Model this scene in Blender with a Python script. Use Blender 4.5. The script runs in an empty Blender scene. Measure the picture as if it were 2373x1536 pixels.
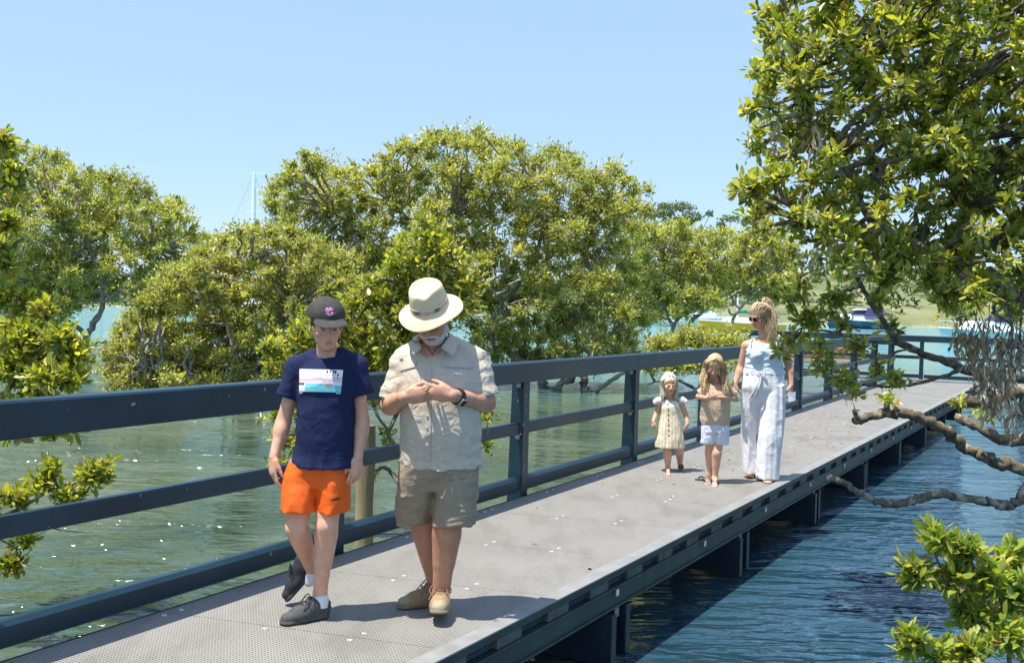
import bpy, math, random
import numpy as np
from mathutils import Vector, Matrix

# ------------------------------------------------------------------ scene, camera, light
scene = bpy.context.scene
rad = math.radians
CAM_H = 1.56                       # eye height above the boardwalk deck (deck top is z = 0)
FPX, PW, PH = 2307.0, 2373.0, 1536.0
ROLL, PITCH = rad(1.5), math.atan(58 / 2307.0)
cF = np.array([0, math.cos(PITCH), -math.sin(PITCH)])
_r0 = np.array([1.0, 0, 0]); _u0 = np.array([0, math.sin(PITCH), math.cos(PITCH)])
cR = math.cos(ROLL) * _r0 + math.sin(ROLL) * _u0
cU = -math.sin(ROLL) * _r0 + math.cos(ROLL) * _u0
cC = np.array([0, 0, CAM_H])
cam_d = bpy.data.cameras.new('camera'); cam = bpy.data.objects.new('camera', cam_d)
scene.collection.objects.link(cam)
cam_d.sensor_fit = 'HORIZONTAL'; cam_d.sensor_width = 36; cam_d.lens = 36 * FPX / PW
cam_d.clip_start = 0.05; cam_d.clip_end = 6000
M = Matrix(((cR[0], cU[0], -cF[0], 0), (cR[1], cU[1], -cF[1], 0), (cR[2], cU[2], -cF[2], CAM_H), (0, 0, 0, 1)))
cam.matrix_world = M
scene.camera = cam

SUNV = Vector((-0.31, -0.16, 1.0)).normalized()          # towards the sun
world = bpy.data.worlds.new('World'); scene.world = world; world.use_nodes = True
wn = world.node_tree.nodes; wl = world.node_tree.links
bg = wn['Background']; sky = wn.new('ShaderNodeTexSky'); sky.sky_type = 'NISHITA'; sky.sun_disc = False
sky.sun_elevation = math.asin(SUNV.z); sky.sun_rotation = math.atan2(SUNV.x, SUNV.y) % (2 * math.pi)
sky.air_density = 1.0; sky.dust_density = 0.2; sky.ozone_density = 2.0; sky.altitude = 0
wmx = wn.new('ShaderNodeMix'); wmx.data_type = 'RGBA'; wmx.inputs[0].default_value = 0.76       # constant blue mixed into the sky colour flattens its gradient over the whole dome
wmx.inputs[7].default_value = (1.72, 2.52, 3.95, 1); wl.new(sky.outputs[0], wmx.inputs[6])
wl.new(wmx.outputs[2], bg.inputs[0]); bg.inputs[1].default_value = 0.145
sun_d = bpy.data.lights.new('sun', 'SUN'); sun = bpy.data.objects.new('sun', sun_d); scene.collection.objects.link(sun)
sun_d.energy = 4.2; sun_d.angle = rad(0.5); sun_d.color = (1.0, 0.95, 0.87)
sun.rotation_euler = SUNV.to_track_quat('Z', 'Y').to_euler()
scene.view_settings.view_transform = 'Standard'; scene.view_settings.look = 'None'
scene.view_settings.exposure = 0.88; scene.view_settings.gamma = 1.0
scene.view_settings.use_curve_mapping = False
scene.render.engine = 'CYCLES'
scene.cycles.max_bounces = 6; scene.cycles.transparent_max_bounces = 4
scene.cycles.caustics_reflective = False; scene.cycles.caustics_refractive = False

WATER_Z = -0.55
# ------------------------------------------------------------------ placing helpers (metres, world space)
def ray(x, y): return cF * FPX + (x - PW / 2) * cR - (y - PH / 2) * cU
def gp(x, y, z=0.0):
    r = ray(x, y); return cC + r * (z - CAM_H) / r[2]
def at(x, y, Y):
    r = ray(x, y); return cC + r * Y / r[1]
def project(P):
    d = np.asarray(P, float) - cC; w = d @ cF
    return PW / 2 + FPX * (d @ cR) / w, PH / 2 - FPX * (d @ cU) / w, w
# boardwalk axes: s along the walk (away from the camera), t across it to the right
WO = gp(1215, 1145)[:2]; WD = np.array([0.4928, 0.8701]); WN = np.array([WD[1], -WD[0]])
def W(s, t, z): 
    q = WO + WD * s + WN * t; return np.array([q[0], q[1], z])

# ------------------------------------------------------------------ object helpers
coll = scene.collection
def tag(o, label=None, cat=None, group=None, kind=None):
    if label: o['label'] = label
    if cat: o['category'] = cat
    if group: o['group'] = group
    if kind: o['kind'] = kind
    return o
def empty(name, loc=(0, 0, 0)):
    o = bpy.data.objects.new(name, None); coll.objects.link(o); o.location = Vector([float(c) for c in loc]); o.empty_display_size = 0.1
    return o
def mesh_np(name, V, F, col=None, smooth=False):
    """V (n,3); F (m,k) array or list of such arrays"""
    me = bpy.data.meshes.new(name)
    V = np.asarray(V, np.float32)
    Fs = F if isinstance(F, list) else [F]
    Fs = [np.asarray(f, np.int32) for f in Fs if len(f)]
    me.vertices.add(len(V)); me.vertices.foreach_set('co', V.ravel())
    nl = sum(f.size for f in Fs); npoly = sum(len(f) for f in Fs)
    me.loops.add(nl); me.loops.foreach_set('vertex_index', np.concatenate([f.ravel() for f in Fs]))
    me.polygons.add(npoly)
    tot = np.concatenate([np.full(len(f), f.shape[1], np.int32) for f in Fs])
    st = np.concatenate([[0], np.cumsum(tot)[:-1]]).astype(np.int32)
    me.polygons.foreach_set('loop_start', st); me.polygons.foreach_set('loop_total', tot)
    me.polygons.foreach_set('use_smooth', np.full(npoly, bool(smooth)))
    me.update(calc_edges=True)
    if col is not None:
        a = me.color_attributes.new('Col', 'FLOAT_COLOR', 'POINT')
        c = np.ones((len(V), 4), np.float32); c[:, :3] = col
        a.data.foreach_set('color', c.ravel())
    return me
def obj(name, me, mat, parent=None):
    o = bpy.data.objects.new(name, me); coll.objects.link(o)
    if mat is not None and not me.materials: me.materials.append(mat)
    if parent is not None:
        o.parent = parent; o.matrix_parent_inverse = Matrix.Translation(-parent.location)
        if parent.parent is not None:
            o.matrix_parent_inverse = Matrix.Identity(4)
            if parent.type != 'EMPTY': o.matrix_parent_inverse = Matrix.Identity(4)
    return o
def mk(name, V, F, mat, parent=None, col=None, smooth=False):
    return obj(name, mesh_np(name, V, F, col, smooth), mat, parent)
class MB:
    """collects simple pieces into ONE mesh"""
    def __init__(s): s.V = []; s.Q = []; s.T = []; s.n = 0; s.P = []; s.C = []
    def add(s, V, Q=None, T=None, col=None):
        V = np.asarray(V, float)
        if Q is not None and len(Q): s.Q.append(np.asarray(Q) + s.n)
        if T is not None and len(T): s.T.append(np.asarray(T) + s.n)
        s.V.append(V); s.n += len(V)
        s.C.append(np.tile(np.asarray(col if col is not None else (1, 1, 1), float), (len(V), 1)))
    def hexa(s, c8, col=None, bev=0.0):
        s.add(c8, [[0, 3, 2, 1], [4, 5, 6, 7], [0, 1, 5, 4], [1, 2, 6, 5], [2, 3, 7, 6], [3, 0, 4, 7]], col=col)
    def box(s, o, ax, ay, az, col=None):
        """corner-centre o and three half-axis vectors"""
        o, ax, ay, az = [np.asarray(v, float) for v in (o, ax, ay, az)]
        s.hexa([o - ax - ay - az, o + ax - ay - az, o + ax + ay - az, o - ax + ay - az,
                o - ax - ay + az, o + ax - ay + az, o + ax + ay + az, o - ax + ay + az], col)
    def prism(s, prof, A, B, e1, e2, col=None):
        """profile (list of 2D) extruded A->B; e1,e2 the frame vectors of the profile"""
        prof = np.asarray(prof, float); n = len(prof)
        e1, e2 = np.asarray(e1, float), np.asarray(e2, float)
        off = prof[:, :1] * e1 + prof[:, 1:] * e2
        V = np.vstack([np.asarray(A) + off, np.asarray(B) + off])
        q = [[i, (i + 1) % n, n + (i + 1) % n, n + i] for i in range(n)]
        s.add(V, q, col=col)
        c0, c1 = np.asarray(A) + off.mean(0), np.asarray(B) + off.mean(0)
        V2 = np.vstack([V, [c0, c1]]); T = [[2 * n, (i + 1) % n, i] for i in range(n)] + [[2 * n + 1, n + i, n + (i + 1) % n] for i in range(n)]
        s.add(V2, None, T, col)
    def tube(s, P, Rr, sides=6, col=None, cap=True):
        P = np.asarray(P, float); Rr = np.broadcast_to(np.asarray(Rr, float), (len(P),))
        T = np.gradient(P, axis=0); T /= np.linalg.norm(T, axis=1)[:, None] + 1e-9
        a = np.array([0.31, 0.17, 0.93]); 
        n1 = np.cross(T, a); n1 /= np.linalg.norm(n1, axis=1)[:, None] + 1e-9
        n2 = np.cross(T, n1)
        an = np.linspace(0, 2 * math.pi, sides, endpoint=False)
        V = (P[:, None, :] + Rr[:, None, None] * (np.cos(an)[None, :, None] * n1[:, None] + np.sin(an)[None, :, None] * n2[:, None])).reshape(-1, 3)
        m = len(P); i = np.arange(m - 1)[:, None] * sides; j = np.arange(sides)[None, :]; k = (np.arange(sides) + 1) % sides
        Q = np.stack([i + j, i + k[None, :], i + sides + k[None, :], i + sides + j], -1).reshape(-1, 4)
        s.add(V, Q, col=col)
        if cap:
            Ve = np.vstack([V[-sides:], P[-1:]]); s.add(Ve, None, [[q, (q + 1) % sides, sides] for q in range(sides)], col)
            Ve = np.vstack([V[:sides], P[:1]]); s.add(Ve, None, [[(q + 1) % sides, q, sides] for q in range(sides)], col)
    def lathe(s, prof, o, up=(0, 0, 1), sides=24, col=None, sx=1.0, sy=1.0):
        up = np.asarray(up, float); up /= np.linalg.norm(up)
        e1 = np.cross(up, [0.0, 1.0, 0.001]); e1 /= np.linalg.norm(e1); e2 = np.cross(up, e1)
        an = np.linspace(0, 2 * math.pi, sides, endpoint=False)
        V = np.vstack([np.asarray(o) + up * z + r * (np.cos(an)[:, None] * e1 * sx + np.sin(an)[:, None] * e2 * sy) for r, z in prof])
        Q = [[a * sides + j, a * sides + (j + 1) % sides, (a + 1) * sides + (j + 1) % sides, (a + 1) * sides + j] for a in range(len(prof) - 1) for j in range(sides)]
        s.add(V, Q, col=col)
    def build(s, name, mat, parent=None, smooth=False, col=False):
        F = []
        if s.Q: F.append(np.vstack(s.Q))
        if s.T: F.append(np.vstack(s.T))
        return mk(name, np.vstack(s.V), F, mat, parent, np.vstack(s.C) if col else None, smooth)
def bevel(o, w=0.004, seg=2):
    m = o.modifiers.new('bevel', 'BEVEL'); m.width = w; m.segments = seg; m.limit_method = 'ANGLE'; m.angle_limit = rad(40)
    return o
def spline(P, n=8):
    """Catmull-Rom through the points"""
    P = np.asarray(P, float)
    if len(P) < 3: 
        t = np.linspace(0, 1, n + 1)[:, None]; return P[0] * (1 - t) + P[-1] * t
    Q = np.vstack([2 * P[0] - P[1], P, 2 * P[-1] - P[-2]]); out = []
    for i in range(1, len(Q) - 2):
        t = np.linspace(0, 1, n, endpoint=False)[:, None]
        out.append(0.5 * (2 * Q[i] + (Q[i + 1] - Q[i - 1]) * t + (2 * Q[i - 1] - 5 * Q[i] + 4 * Q[i + 1] - Q[i + 2]) * t ** 2 + (3 * Q[i] - Q[i - 1] - 3 * Q[i + 1] + Q[i + 2]) * t ** 3))
    return np.vstack(out + [P[-1:]])

# ------------------------------------------------------------------ materials
def nm(nt, op, a, b=None, c=None):
    n = nt.nodes.new('ShaderNodeMath'); n.operation = op
    for i, v in enumerate((a, b, c)):
        if v is None: continue
        if isinstance(v, (int, float)): n.inputs[i].default_value = v
        else: nt.links.new(v, n.inputs[i])
    return n.outputs[0]
def mixc(nt, f, a, b, mode='MIX'):
    n = nt.nodes.new('ShaderNodeMix'); n.data_type = 'RGBA'; n.blend_type = mode
    for k, v in ((0, f), (6, a), (7, b)):
        if isinstance(v, (int, float)): n.inputs[k].default_value = v
        elif isinstance(v, (tuple, list)): n.inputs[k].default_value = (*v, 1)
        else: nt.links.new(v, n.inputs[k])
    return n.outputs[2]
def noise(nt, scale, detail=3, rough=0.55, vec=None, dist=0.0):
    n = nt.nodes.new('ShaderNodeTexNoise'); n.inputs['Scale'].default_value = scale; n.inputs['Detail'].default_value = detail
    n.inputs['Roughness'].default_value = rough; n.inputs['Distortion'].default_value = dist
    if vec is not None: nt.links.new(vec, n.inputs['Vector'])
    return n.outputs['Fac']
def ramp(nt, fac, p0, p1, c0=(0, 0, 0), c1=(1, 1, 1)):
    n = nt.nodes.new('ShaderNodeValToRGB'); e = n.color_ramp.elements
    e[0].position, e[1].position = p0, p1; e[0].color, e[1].color = (*c0, 1), (*c1, 1)
    nt.links.new(fac, n.inputs[0]); return n.outputs[0]
def mapping(nt, scale=(1, 1, 1), rot=(0, 0, 0), src='Object'):
    tc = nt.nodes.new('ShaderNodeTexCoord'); m = nt.nodes.new('ShaderNodeMapping')
    m.inputs['Scale'].default_value = scale; m.inputs['Rotation'].default_value = rot
    nt.links.new(tc.outputs[src], m.inputs[0]); return m.outputs[0]
def material(name, base=(0.5, 0.5, 0.5), rough=0.6, metal=0.0, vary=0.15, vscale=6.0, bump=0.0, bscale=60.0, attr=False, spec=0.5, sss=0.0, stretch=None, bdist=0.002, crumple=0.0, cscale=28.0):
    m = bpy.data.materials.new(name); m.use_nodes = True; nt = m.node_tree
    b = nt.nodes['Principled BSDF']; b.inputs['Roughness'].default_value = rough; b.inputs['Metallic'].default_value = metal
    b.inputs['Specular IOR Level'].default_value = spec
    vec = mapping(nt, stretch or (1, 1, 1))
    if attr:
        a = nt.nodes.new('ShaderNodeAttribute'); a.attribute_name = 'Col'; c = a.outputs['Color']
    else:
        rg = nt.nodes.new('ShaderNodeRGB'); rg.outputs[0].default_value = (*base, 1); c = rg.outputs[0]
    if vary:
        f = noise(nt, vscale, 5, 0.6, vec); f = ramp(nt, f, 0.3, 0.72, (1 - vary,) * 3, (1 + vary,) * 3)
        c = mixc(nt, 1.0, c, f, 'MULTIPLY')
    nt.links.new(c, b.inputs['Base Color'])
    if bump:
        bn = nt.nodes.new('ShaderNodeBump'); bn.inputs['Strength'].default_value = bump; bn.inputs['Distance'].default_value = bdist
        nt.links.new(noise(nt, bscale, 4, 0.6, vec), bn.inputs['Height']); nt.links.new(bn.outputs[0], b.inputs['Normal'])
        if crumple:
            b2 = nt.nodes.new('ShaderNodeBump'); b2.inputs['Strength'].default_value = 1.0; b2.inputs['Distance'].default_value = crumple
            rg_ = noise(nt, cscale, 2, 0.5, mapping(nt, (1, 1, 1.2)), 0.8); nt.links.new(rg_, b2.inputs['Height']); nt.links.new(b2.outputs[0], bn.inputs['Normal'])
    if sss:
        b.inputs['Subsurface Weight'].default_value = sss; b.inputs['Subsurface Radius'].default_value = (0.012, 0.004, 0.002); b.inputs['Subsurface Scale'].default_value = 0.6
    return m
# vectorised gradient noise for geometry (numpy)
_rng = np.random.RandomState(7); _perm = _rng.permutation(256); _perm = np.concatenate([_perm, _perm, _perm]).astype(np.int32)
_grad = _rng.normal(size=(256, 3)).astype(np.float32); _grad /= np.linalg.norm(_grad, axis=1)[:, None]
def pnoise(P):
    P = np.asarray(P, np.float32); i = np.floor(P).astype(np.int32); f = P - i; i &= 255
    u = f * f * f * (f * (f * 6 - 15) + 10); r = np.zeros(len(P), np.float32)
    for dx in (0, 1):
        for dy in (0, 1):
            for dz in (0, 1):
                h = _perm[_perm[_perm[(i[:, 0] + dx) & 255] + ((i[:, 1] + dy) & 255)] + ((i[:, 2] + dz) & 255)] & 255
                g = _grad[h]; d = g[:, 0] * (f[:, 0] - dx) + g[:, 1] * (f[:, 1] - dy) + g[:, 2] * (f[:, 2] - dz)
                w = (u[:, 0] if dx else 1 - u[:, 0]) * (u[:, 1] if dy else 1 - u[:, 1]) * (u[:, 2] if dz else 1 - u[:, 2])
                r += w * d
    return r
# ================================================================== SETTING
m_steel = material('painted_steel', (0.007, 0.030, 0.047), 0.45, 0.0, 0.35, 3.0, 0.12, 45, bdist=0.001)
_nt = m_steel.node_tree; _b = _nt.nodes['Principled BSDF']; _src = _b.inputs['Base Color'].links[0].from_socket      # scuffs, dust and salt bloom
_sc = ramp(_nt, noise(_nt, 3.0, 8, .75, mapping(_nt, (1, 1, 1.6), (.3, .2, .9))), .60, .74); _c = mixc(_nt, nm(_nt, 'MULTIPLY', _sc, .38), _src, (.17, .19, .20))
_dr = ramp(_nt, noise(_nt, 26, 2, .5, mapping(_nt, (1, 1, .5))), .735, .76); _c = mixc(_nt, nm(_nt, 'MULTIPLY', _dr, .6), _c, (.45, .46, .44)); _nt.links.new(_c, _b.inputs['Base Color'])
_nt.links.new(nm(_nt, 'ADD', nm(_nt, 'MULTIPLY', _sc, .25), .38), _b.inputs['Roughness'])
m_steel2 = material('painted_steel_beam', (0.026, 0.050, 0.041), 0.5, 0.0, 0.3, 5.0, 0.15, 30)
m_navy = material('navy_beam_paint', (0.012, 0.020, 0.036), 0.45, 0.0, 0.3, 4.0, 0.1, 30)
m_zinc = material('zinc_bracket', (0.42, 0.42, 0.40), 0.5, 0.6, 0.3, 40, 0.2, 90)
m_edge = material('edge_strip_composite', (0.24, 0.235, 0.22), 0.62, 0, 0.16, 7.0, 0.25, 180)
m_block = material('recycled_packer', (0.09, 0.095, 0.08), 0.7, 0, 0.35, 14.0, 0.3, 80)
m_clip = material('clip_steel', (0.85, 0.85, 0.83), 0.4, 0.3, 0.1, 60)
m_white = material('white_tag', (0.75, 0.76, 0.74), 0.5, 0, 0.1, 30)

# ---- grating: light composite with rows of small square holes
m_grate = bpy.data.materials.new('micro_mesh_grating'); m_grate.use_nodes = True
nt = m_grate.node_tree; b = nt.nodes['Principled BSDF']; b.inputs['Roughness'].default_value = 0.72
vec = mapping(nt, (1, 1, 1), (0, 0, math.atan2(WD[0], WD[1])))
sep = nt.nodes.new('ShaderNodeSeparateXYZ'); nt.links.new(vec, sep.inputs[0])
pit = 0.019
def tri(c, off=0.0):
    q = nm(nt, 'ADD', nm(nt, 'MULTIPLY', c, 1 / pit), off); q = nm(nt, 'FRACT', q); q = nm(nt, 'SUBTRACT', q, 0.5); return nm(nt, 'ABSOLUTE', q)
hx, hy = tri(sep.outputs[0]), tri(sep.outputs[1])
hole = nm(nt, 'MULTIPLY', nm(nt, 'LESS_THAN', hx, 0.25), nm(nt, 'LESS_THAN', hy, 0.23))
big = noise(nt, 1.3, 5, 0.65, mapping(nt)); fine = noise(nt, 260, 2, 0.5, mapping(nt))
c1 = ramp(nt, big, 0.3, 0.75, (0.215, 0.203, 0.178), (0.315, 0.297, 0.262))
c1 = mixc(nt, 0.35, c1, ramp(nt, fine, 0.3, 0.7, (0.155, 0.147, 0.130), (0.365, 0.345, 0.305)))
dirt = ramp(nt, noise(nt, 3.1, 6, 0.7, mapping(nt, (1, 0.35, 1), (0, 0, 0.5))), 0.48, 0.75, (1.04, 1.04, 1.04), (0.68, 0.665, 0.63))
c1 = mixc(nt, 1.0, c1, dirt, 'MULTIPLY')
nt.links.new(mixc(nt, hole, c1, (0.06, 0.059, 0.057)), b.inputs['Base Color'])
bp = nt.nodes.new('ShaderNodeBump'); bp.inputs['Strength'].default_value = 0.6; bp.inputs['Distance'].default_value = 0.006; bp.invert = True
nt.links.new(nm(nt, 'ADD', hole, nm(nt, 'MULTIPLY', fine, 0.25)), bp.inputs['Height']); nt.links.new(bp.outputs[0], b.inputs['Normal'])

S0, S1 = -7.4, 19.2
TL = 0.045
def tr(s): return 1.585 + 0.019 * (s + 3.6)
walk = tag(empty('boardwalk', W(6, 0.8, -0.05)), kind='structure')
JP = 1.015; SK = 0.226
def joint(k, t): return -0.785 + k * JP + SK * t
k0, k1 = -6, 19
UP = np.array([0, 0, 1.0]); D3 = np.array([*WD, 0]); N3 = np.array([*WN, 0])
for k in range(k0, k1):
    mb = MB(); g = 0.002; row = []
    nseg = 1
    a0, a1 = joint(k, TL) + g, joint(k + 1, TL) - g
    def tre(s_): return tr(s_) - 0.098
    b0 = joint(k, tre(joint(k, 1.6))) + g; b1 = joint(k + 1, tre(joint(k + 1, 1.6))) - g
    mb.hexa([W(a0, TL, -0.04), W(b0, tre(b0), -0.04), W(b1, tre(b1), -0.04), W(a1, TL, -0.04),
             W(a0, TL, 0), W(b0, tre(b0), 0), W(b1, tre(b1), 0), W(a1, TL, 0)])
    mb.build('grating_panel', m_grate, walk)
# clips straddling each joint
mbc = MB(); mbc.box((0, 0, 0), (0.011, 0, 0), (0, 0.005, 0), (0, 0, 0.003)); mbc.box((0.004, 0.008, 0), (0.0045, 0, 0), (0, 0.003, 0), (0, 0, 0.0028))
clip_me = mesh_np('grating_clip', np.vstack(mbc.V), [np.vstack(mbc.Q)]); clip_me.materials.append(m_clip)
random.seed(3)
for k in range(k0 + 1, k1):
    for t in (0.11, 0.655, 1.085):
        for ds in (-0.055, 0.055):
            o = bpy.data.objects.new('grating_clip', clip_me); coll.objects.link(o); o.parent = walk
            o.matrix_parent_inverse = Matrix.Translation(-walk.location)
            o.location = Vector(W(joint(k, t) + ds, t, 0.0035)); o.rotation_euler = (0, 0, random.uniform(-0.3, 0.3) - 0.5 + (math.pi if ds > 0 else 0))
# right edge: strip, lip, packers, slotted rail, beam
for a, e in [(-7.4, -4.1), (-4.1, -1.35), (-1.35, 1.9), (1.9, 5.4), (5.4, 9.0), (9.0, 12.6), (12.6, 16.2), (16.2, 19.2)]:
    mb = MB(); e -= 0.003
    T0, T1 = tr(a), tr(e)
    mb.hexa([W(a, T0 - 0.10, 0.001), W(a, T0, 0.001), W(e, T1, 0.001), W(e, T1 - 0.10, 0.001), W(a, T0 - 0.10, 0.012), W(a, T0, 0.012), W(e, T1, 0.012), W(e, T1 - 0.10, 0.012)])
    bevel(mb.build('edge_strip', m_edge, walk), 0.003, 2)
    mb = MB()
    mb.hexa([W(a, T0 - 0.03, -0.036), W(a, T0 - 0.004, -0.036), W(e, T1 - 0.004, -0.036), W(e, T1 - 0.03, -0.036), W(a, T0 - 0.03, 0.0005), W(a, T0 - 0.004, 0.0005), W(e, T1 - 0.004, 0.0005), W(e, T1 - 0.03, 0.0005)])
    bevel(mb.build('edge_lip', m_steel2, walk), 0.003, 1)
    mb = MB()
    mb.hexa([W(a, T0 - 0.075, -0.22), W(a, T0 - 0.012, -0.22), W(e, T1 - 0.012, -0.22), W(e, T1 - 0.075, -0.22), W(a, T0 - 0.075, -0.092), W(a, T0 - 0.012, -0.092), W(e, T1 - 0.012, -0.092), W(e, T1 - 0.075, -0.092)])
    mb.hexa([W(a, T0 - 0.075, -0.2195), W(a, T0 + 0.006, -0.2195), W(e, T1 + 0.006, -0.2195), W(e, T1 - 0.075, -0.2195), W(a, T0 - 0.075, -0.207), W(a, T0 + 0.006, -0.207), W(e, T1 + 0.006, -0.207), W(e, T1 - 0.075, -0.207)])
    mb.hexa([W(a, T0 - 0.075, -0.104), W(a, T0 + 0.006, -0.104), W(e, T1 + 0.006, -0.104), W(e, T1 - 0.075, -0.104), W(a, T0 - 0.075, -0.0915), W(a, T0 + 0.006, -0.0915), W(e, T1 + 0.006, -0.0915), W(e, T1 - 0.075, -0.0915)])
    bevel(mb.build('edge_beam', m_steel2, walk), 0.003, 1)
    mb = MB()      # ribbed grating ends seen through the slots
    for q in range(4):
        z = -0.046 - q * 0.0125
        mb.hexa([W(a, T0 - 0.16, z - 0.0045), W(a, T0 - 0.045, z - 0.0045), W(e, T1 - 0.045, z - 0.0045), W(e, T1 - 0.16, z - 0.0045), W(a, T0 - 0.16, z), W(a, T0 - 0.045, z), W(e, T1 - 0.045, z), W(e, T1 - 0.16, z)])
    mb.build('slot_ribs', material('slot_rib', (0.10, 0.14, 0.19), 0.4) if 'slot_rib' not in bpy.data.materials else bpy.data.materials['slot_rib'], walk)
s = -7.2
i = 0
while s < 19.0:
    mb = MB(); T0, T1 = tr(s) - 0.008, tr(s + 0.24) - 0.008
    mb.hexa([W(s, T0 - 0.09, -0.0905), W(s, T0, -0.0905), W(s + 0.235, T1, -0.0905), W(s + 0.235, T1 - 0.09, -0.0905), W(s, T0 - 0.09, -0.0365), W(s, T0, -0.0365), W(s + 0.235, T1, -0.0365), W(s + 0.235, T1 - 0.09, -0.0365)])
    bevel(mb.build('packer_block', m_block, walk), 0.003, 1)
    if i % 3 == 1:
        mb = MB(); mb.box(W(s + 0.33, tr(s + .33) + 0.0085, -0.125), D3 * 0.02, N3 * 0.002, UP * 0.018); mb.build('survey_tag', m_white, walk)
    s += 0.5075; i += 1
# left edge angle of the deck
mb = MB(); mb.hexa([W(S0, TL - 0.012, -0.12), W(S0, TL - 0.001, -0.12), W(S1, TL - 0.001, -0.12), W(S1, TL - 0.012, -0.12), W(S0, TL - 0.012, 0.002), W(S0, TL - 0.001, 0.002), W(S1, TL - 0.001, 0.002), W(S1, TL - 0.012, 0.002)])
mb.build('edge_angle', m_steel2, walk)
# cross headstocks: twin deep channels under the deck, bolts, hanger plates, round piles
m_pile = material('treated_timber_pile', (0.25, 0.195, 0.105), 0.85, 0, 0.5, 5.0, 0.6, 40, stretch=(1, 1, 0.18), bdist=0.006)
bolt_me = None
for k in range(-2, 8):
    sc_ = -1.93 + 2.4 * k
    for j, ds in enumerate((0.0, 0.27)):
        sb = sc_ + ds; T1 = tr(sb) + (0.03 if j == 0 else 0.0)
        mb = MB()
        pr = [(-0.0, -0.235), (0.0, -0.53), (0.075, -0.53), (0.075, -0.518), (0.012, -0.518), (0.012, -0.247), (0.075, -0.247), (0.075, -0.235)]
        mb.prism(pr, W(sb, -0.1, 0), W(sb, T1, 0), D3, UP)
        h = mb.build('cross_beam', m_navy, walk); bevel(h, 0.004, 1)
        mb = MB(); mb.hexa([W(sb + 0.004, T1 + 0.001, -0.53), W(sb + 0.07, T1 + 0.001, -0.53), W(sb + 0.07, T1 + 0.008, -0.53), W(sb + 0.004, T1 + 0.008, -0.53), W(sb + 0.004, T1 + 0.001, -0.232), W(sb + 0.07, T1 + 0.001, -0.232), W(sb + 0.07, T1 + 0.008, -0.232), W(sb + 0.004, T1 + 0.008, -0.232)])
        mb.build('beam_end_plate', m_steel2, walk)
        if j == 0:
            for tt, z in ((T1 - 0.42, -0.29), (T1 - 0.42, -0.46)):
                mb = MB(); mb.lathe([(0.0, 0.014), (0.012, 0.012), (0.014, 0.004), (0.022, 0.003), (0.022, 0)], W(sb - 0.001, tt, z), up=-D3, sides=8); mb.build('bolt', m_zinc, walk, True)
    for ds in (-0.02, 0.16):
        mb = MB(); mb.box(W(sc_ + ds + 0.06, tr(sc_) - 0.03, -0.225), D3 * 0.03, N3 * 0.006, UP * 0.075); mb.build('hanger_plate', m_zinc, walk)
    for tt in (0.35, 1.15):
        mb = MB(); mb.tube([W(sc_ + 0.15, tt, -1.2), W(sc_ + 0.15, tt, -0.24)], 0.075, 12); mb.build('support_pile', m_pile, walk, True)

# ---- railings: each run is one thing; posts, rails and brackets are its parts
def railing(A, B, inner, spacing, label, h=1.10, both_ends=True, rails_every=1, name='railing'):
    """A,B plan points; inner = unit vector towards the deck"""
    A = np.array([*A[:2], 0.0]); B = np.array([*B[:2], 0.0]); L = np.linalg.norm(B - A); d = (B - A) / L; nrm = np.array([*inner[:2], 0.0])
    root = empty(name, (A + B) / 2); tag(root, label, 'railing')
    n = int(round(L / spacing)); sp = L / n
    def piece(nm_, a, b, t0, t1, z0, z1, w=0.006, ch=0.010):
        mb = MB()
        pr = [(t0, z0 + ch * .5), (t0 + ch * .5, z0), (t1 - ch * .5, z0), (t1, z0 + ch * .5), (t1, z1 - ch), (t1 - ch, z1), (t0 + ch, z1), (t0, z1 - ch)]
        mb.prism(pr, A + d * a, A + d * b, nrm, UP); return mb.build(nm_, m_steel, root)
    i = 0
    while i < n:
        j = min(i + rails_every, n)
        piece('top_rail', i * sp + (0.002 if i else -0.06), j * sp - (0.002 if j < n else -0.06), -0.105, 0.012, h - 0.165, h); i = j
    for i in range(n):
        a, b_ = i * sp + 0.062, (i + 1) * sp - 0.062
        piece('middle_rail', a, b_, -0.085, -0.022, 0.505, 0.60); piece('kick_rail', a, b_, -0.10, -0.018, 0.028, 0.145, ch=0.022)
    for i in range(n + 1):
        c = A + d * (i * sp); mb = MB()
        mb.hexa([c - d * .05 - nrm * .012 + UP * -.16, c + d * .05 - nrm * .012 + UP * -.16, c + d * .05 + UP * -.16, c - d * .05 + UP * -.16,
                 c - d * .05 - nrm * .012 + UP * (h - .167), c + d * .05 - nrm * .012 + UP * (h - .167), c + d * .05 + UP * (h - .167), c - d * .05 + UP * (h - .167)])
        mb.hexa([c - d * .006 - nrm * .165 + UP * -.16, c + d * .006 - nrm * .165 + UP * -.16, c + d * .006 - nrm * .0121 + UP * -.16, c - d * .006 - nrm * .0121 + UP * -.16,
                 c - d * .006 - nrm * .14 + UP * (h - .167), c + d * .006 - nrm * .14 + UP * (h - .167), c + d * .006 - nrm * .0121 + UP * (h - .167), c - d * .006 - nrm * .0121 + UP * (h - .167)])
        p = mb.build('post', m_steel, root)
        for z in (h - .190, .482):
            mb = MB(); mb.box(c - d * .03 - nrm * .055 + UP * z, d * .022, nrm * .02, UP * .020); bevel(mb.build('bracket', m_zinc, p), .003, 1)
    return root
railing(W(-7.2, 0, 0), W(19.2, 0, 0), WN, 2.4, 'long dark blue steel railing along the boardwalk, behind the walking family', rails_every=2)
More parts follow.
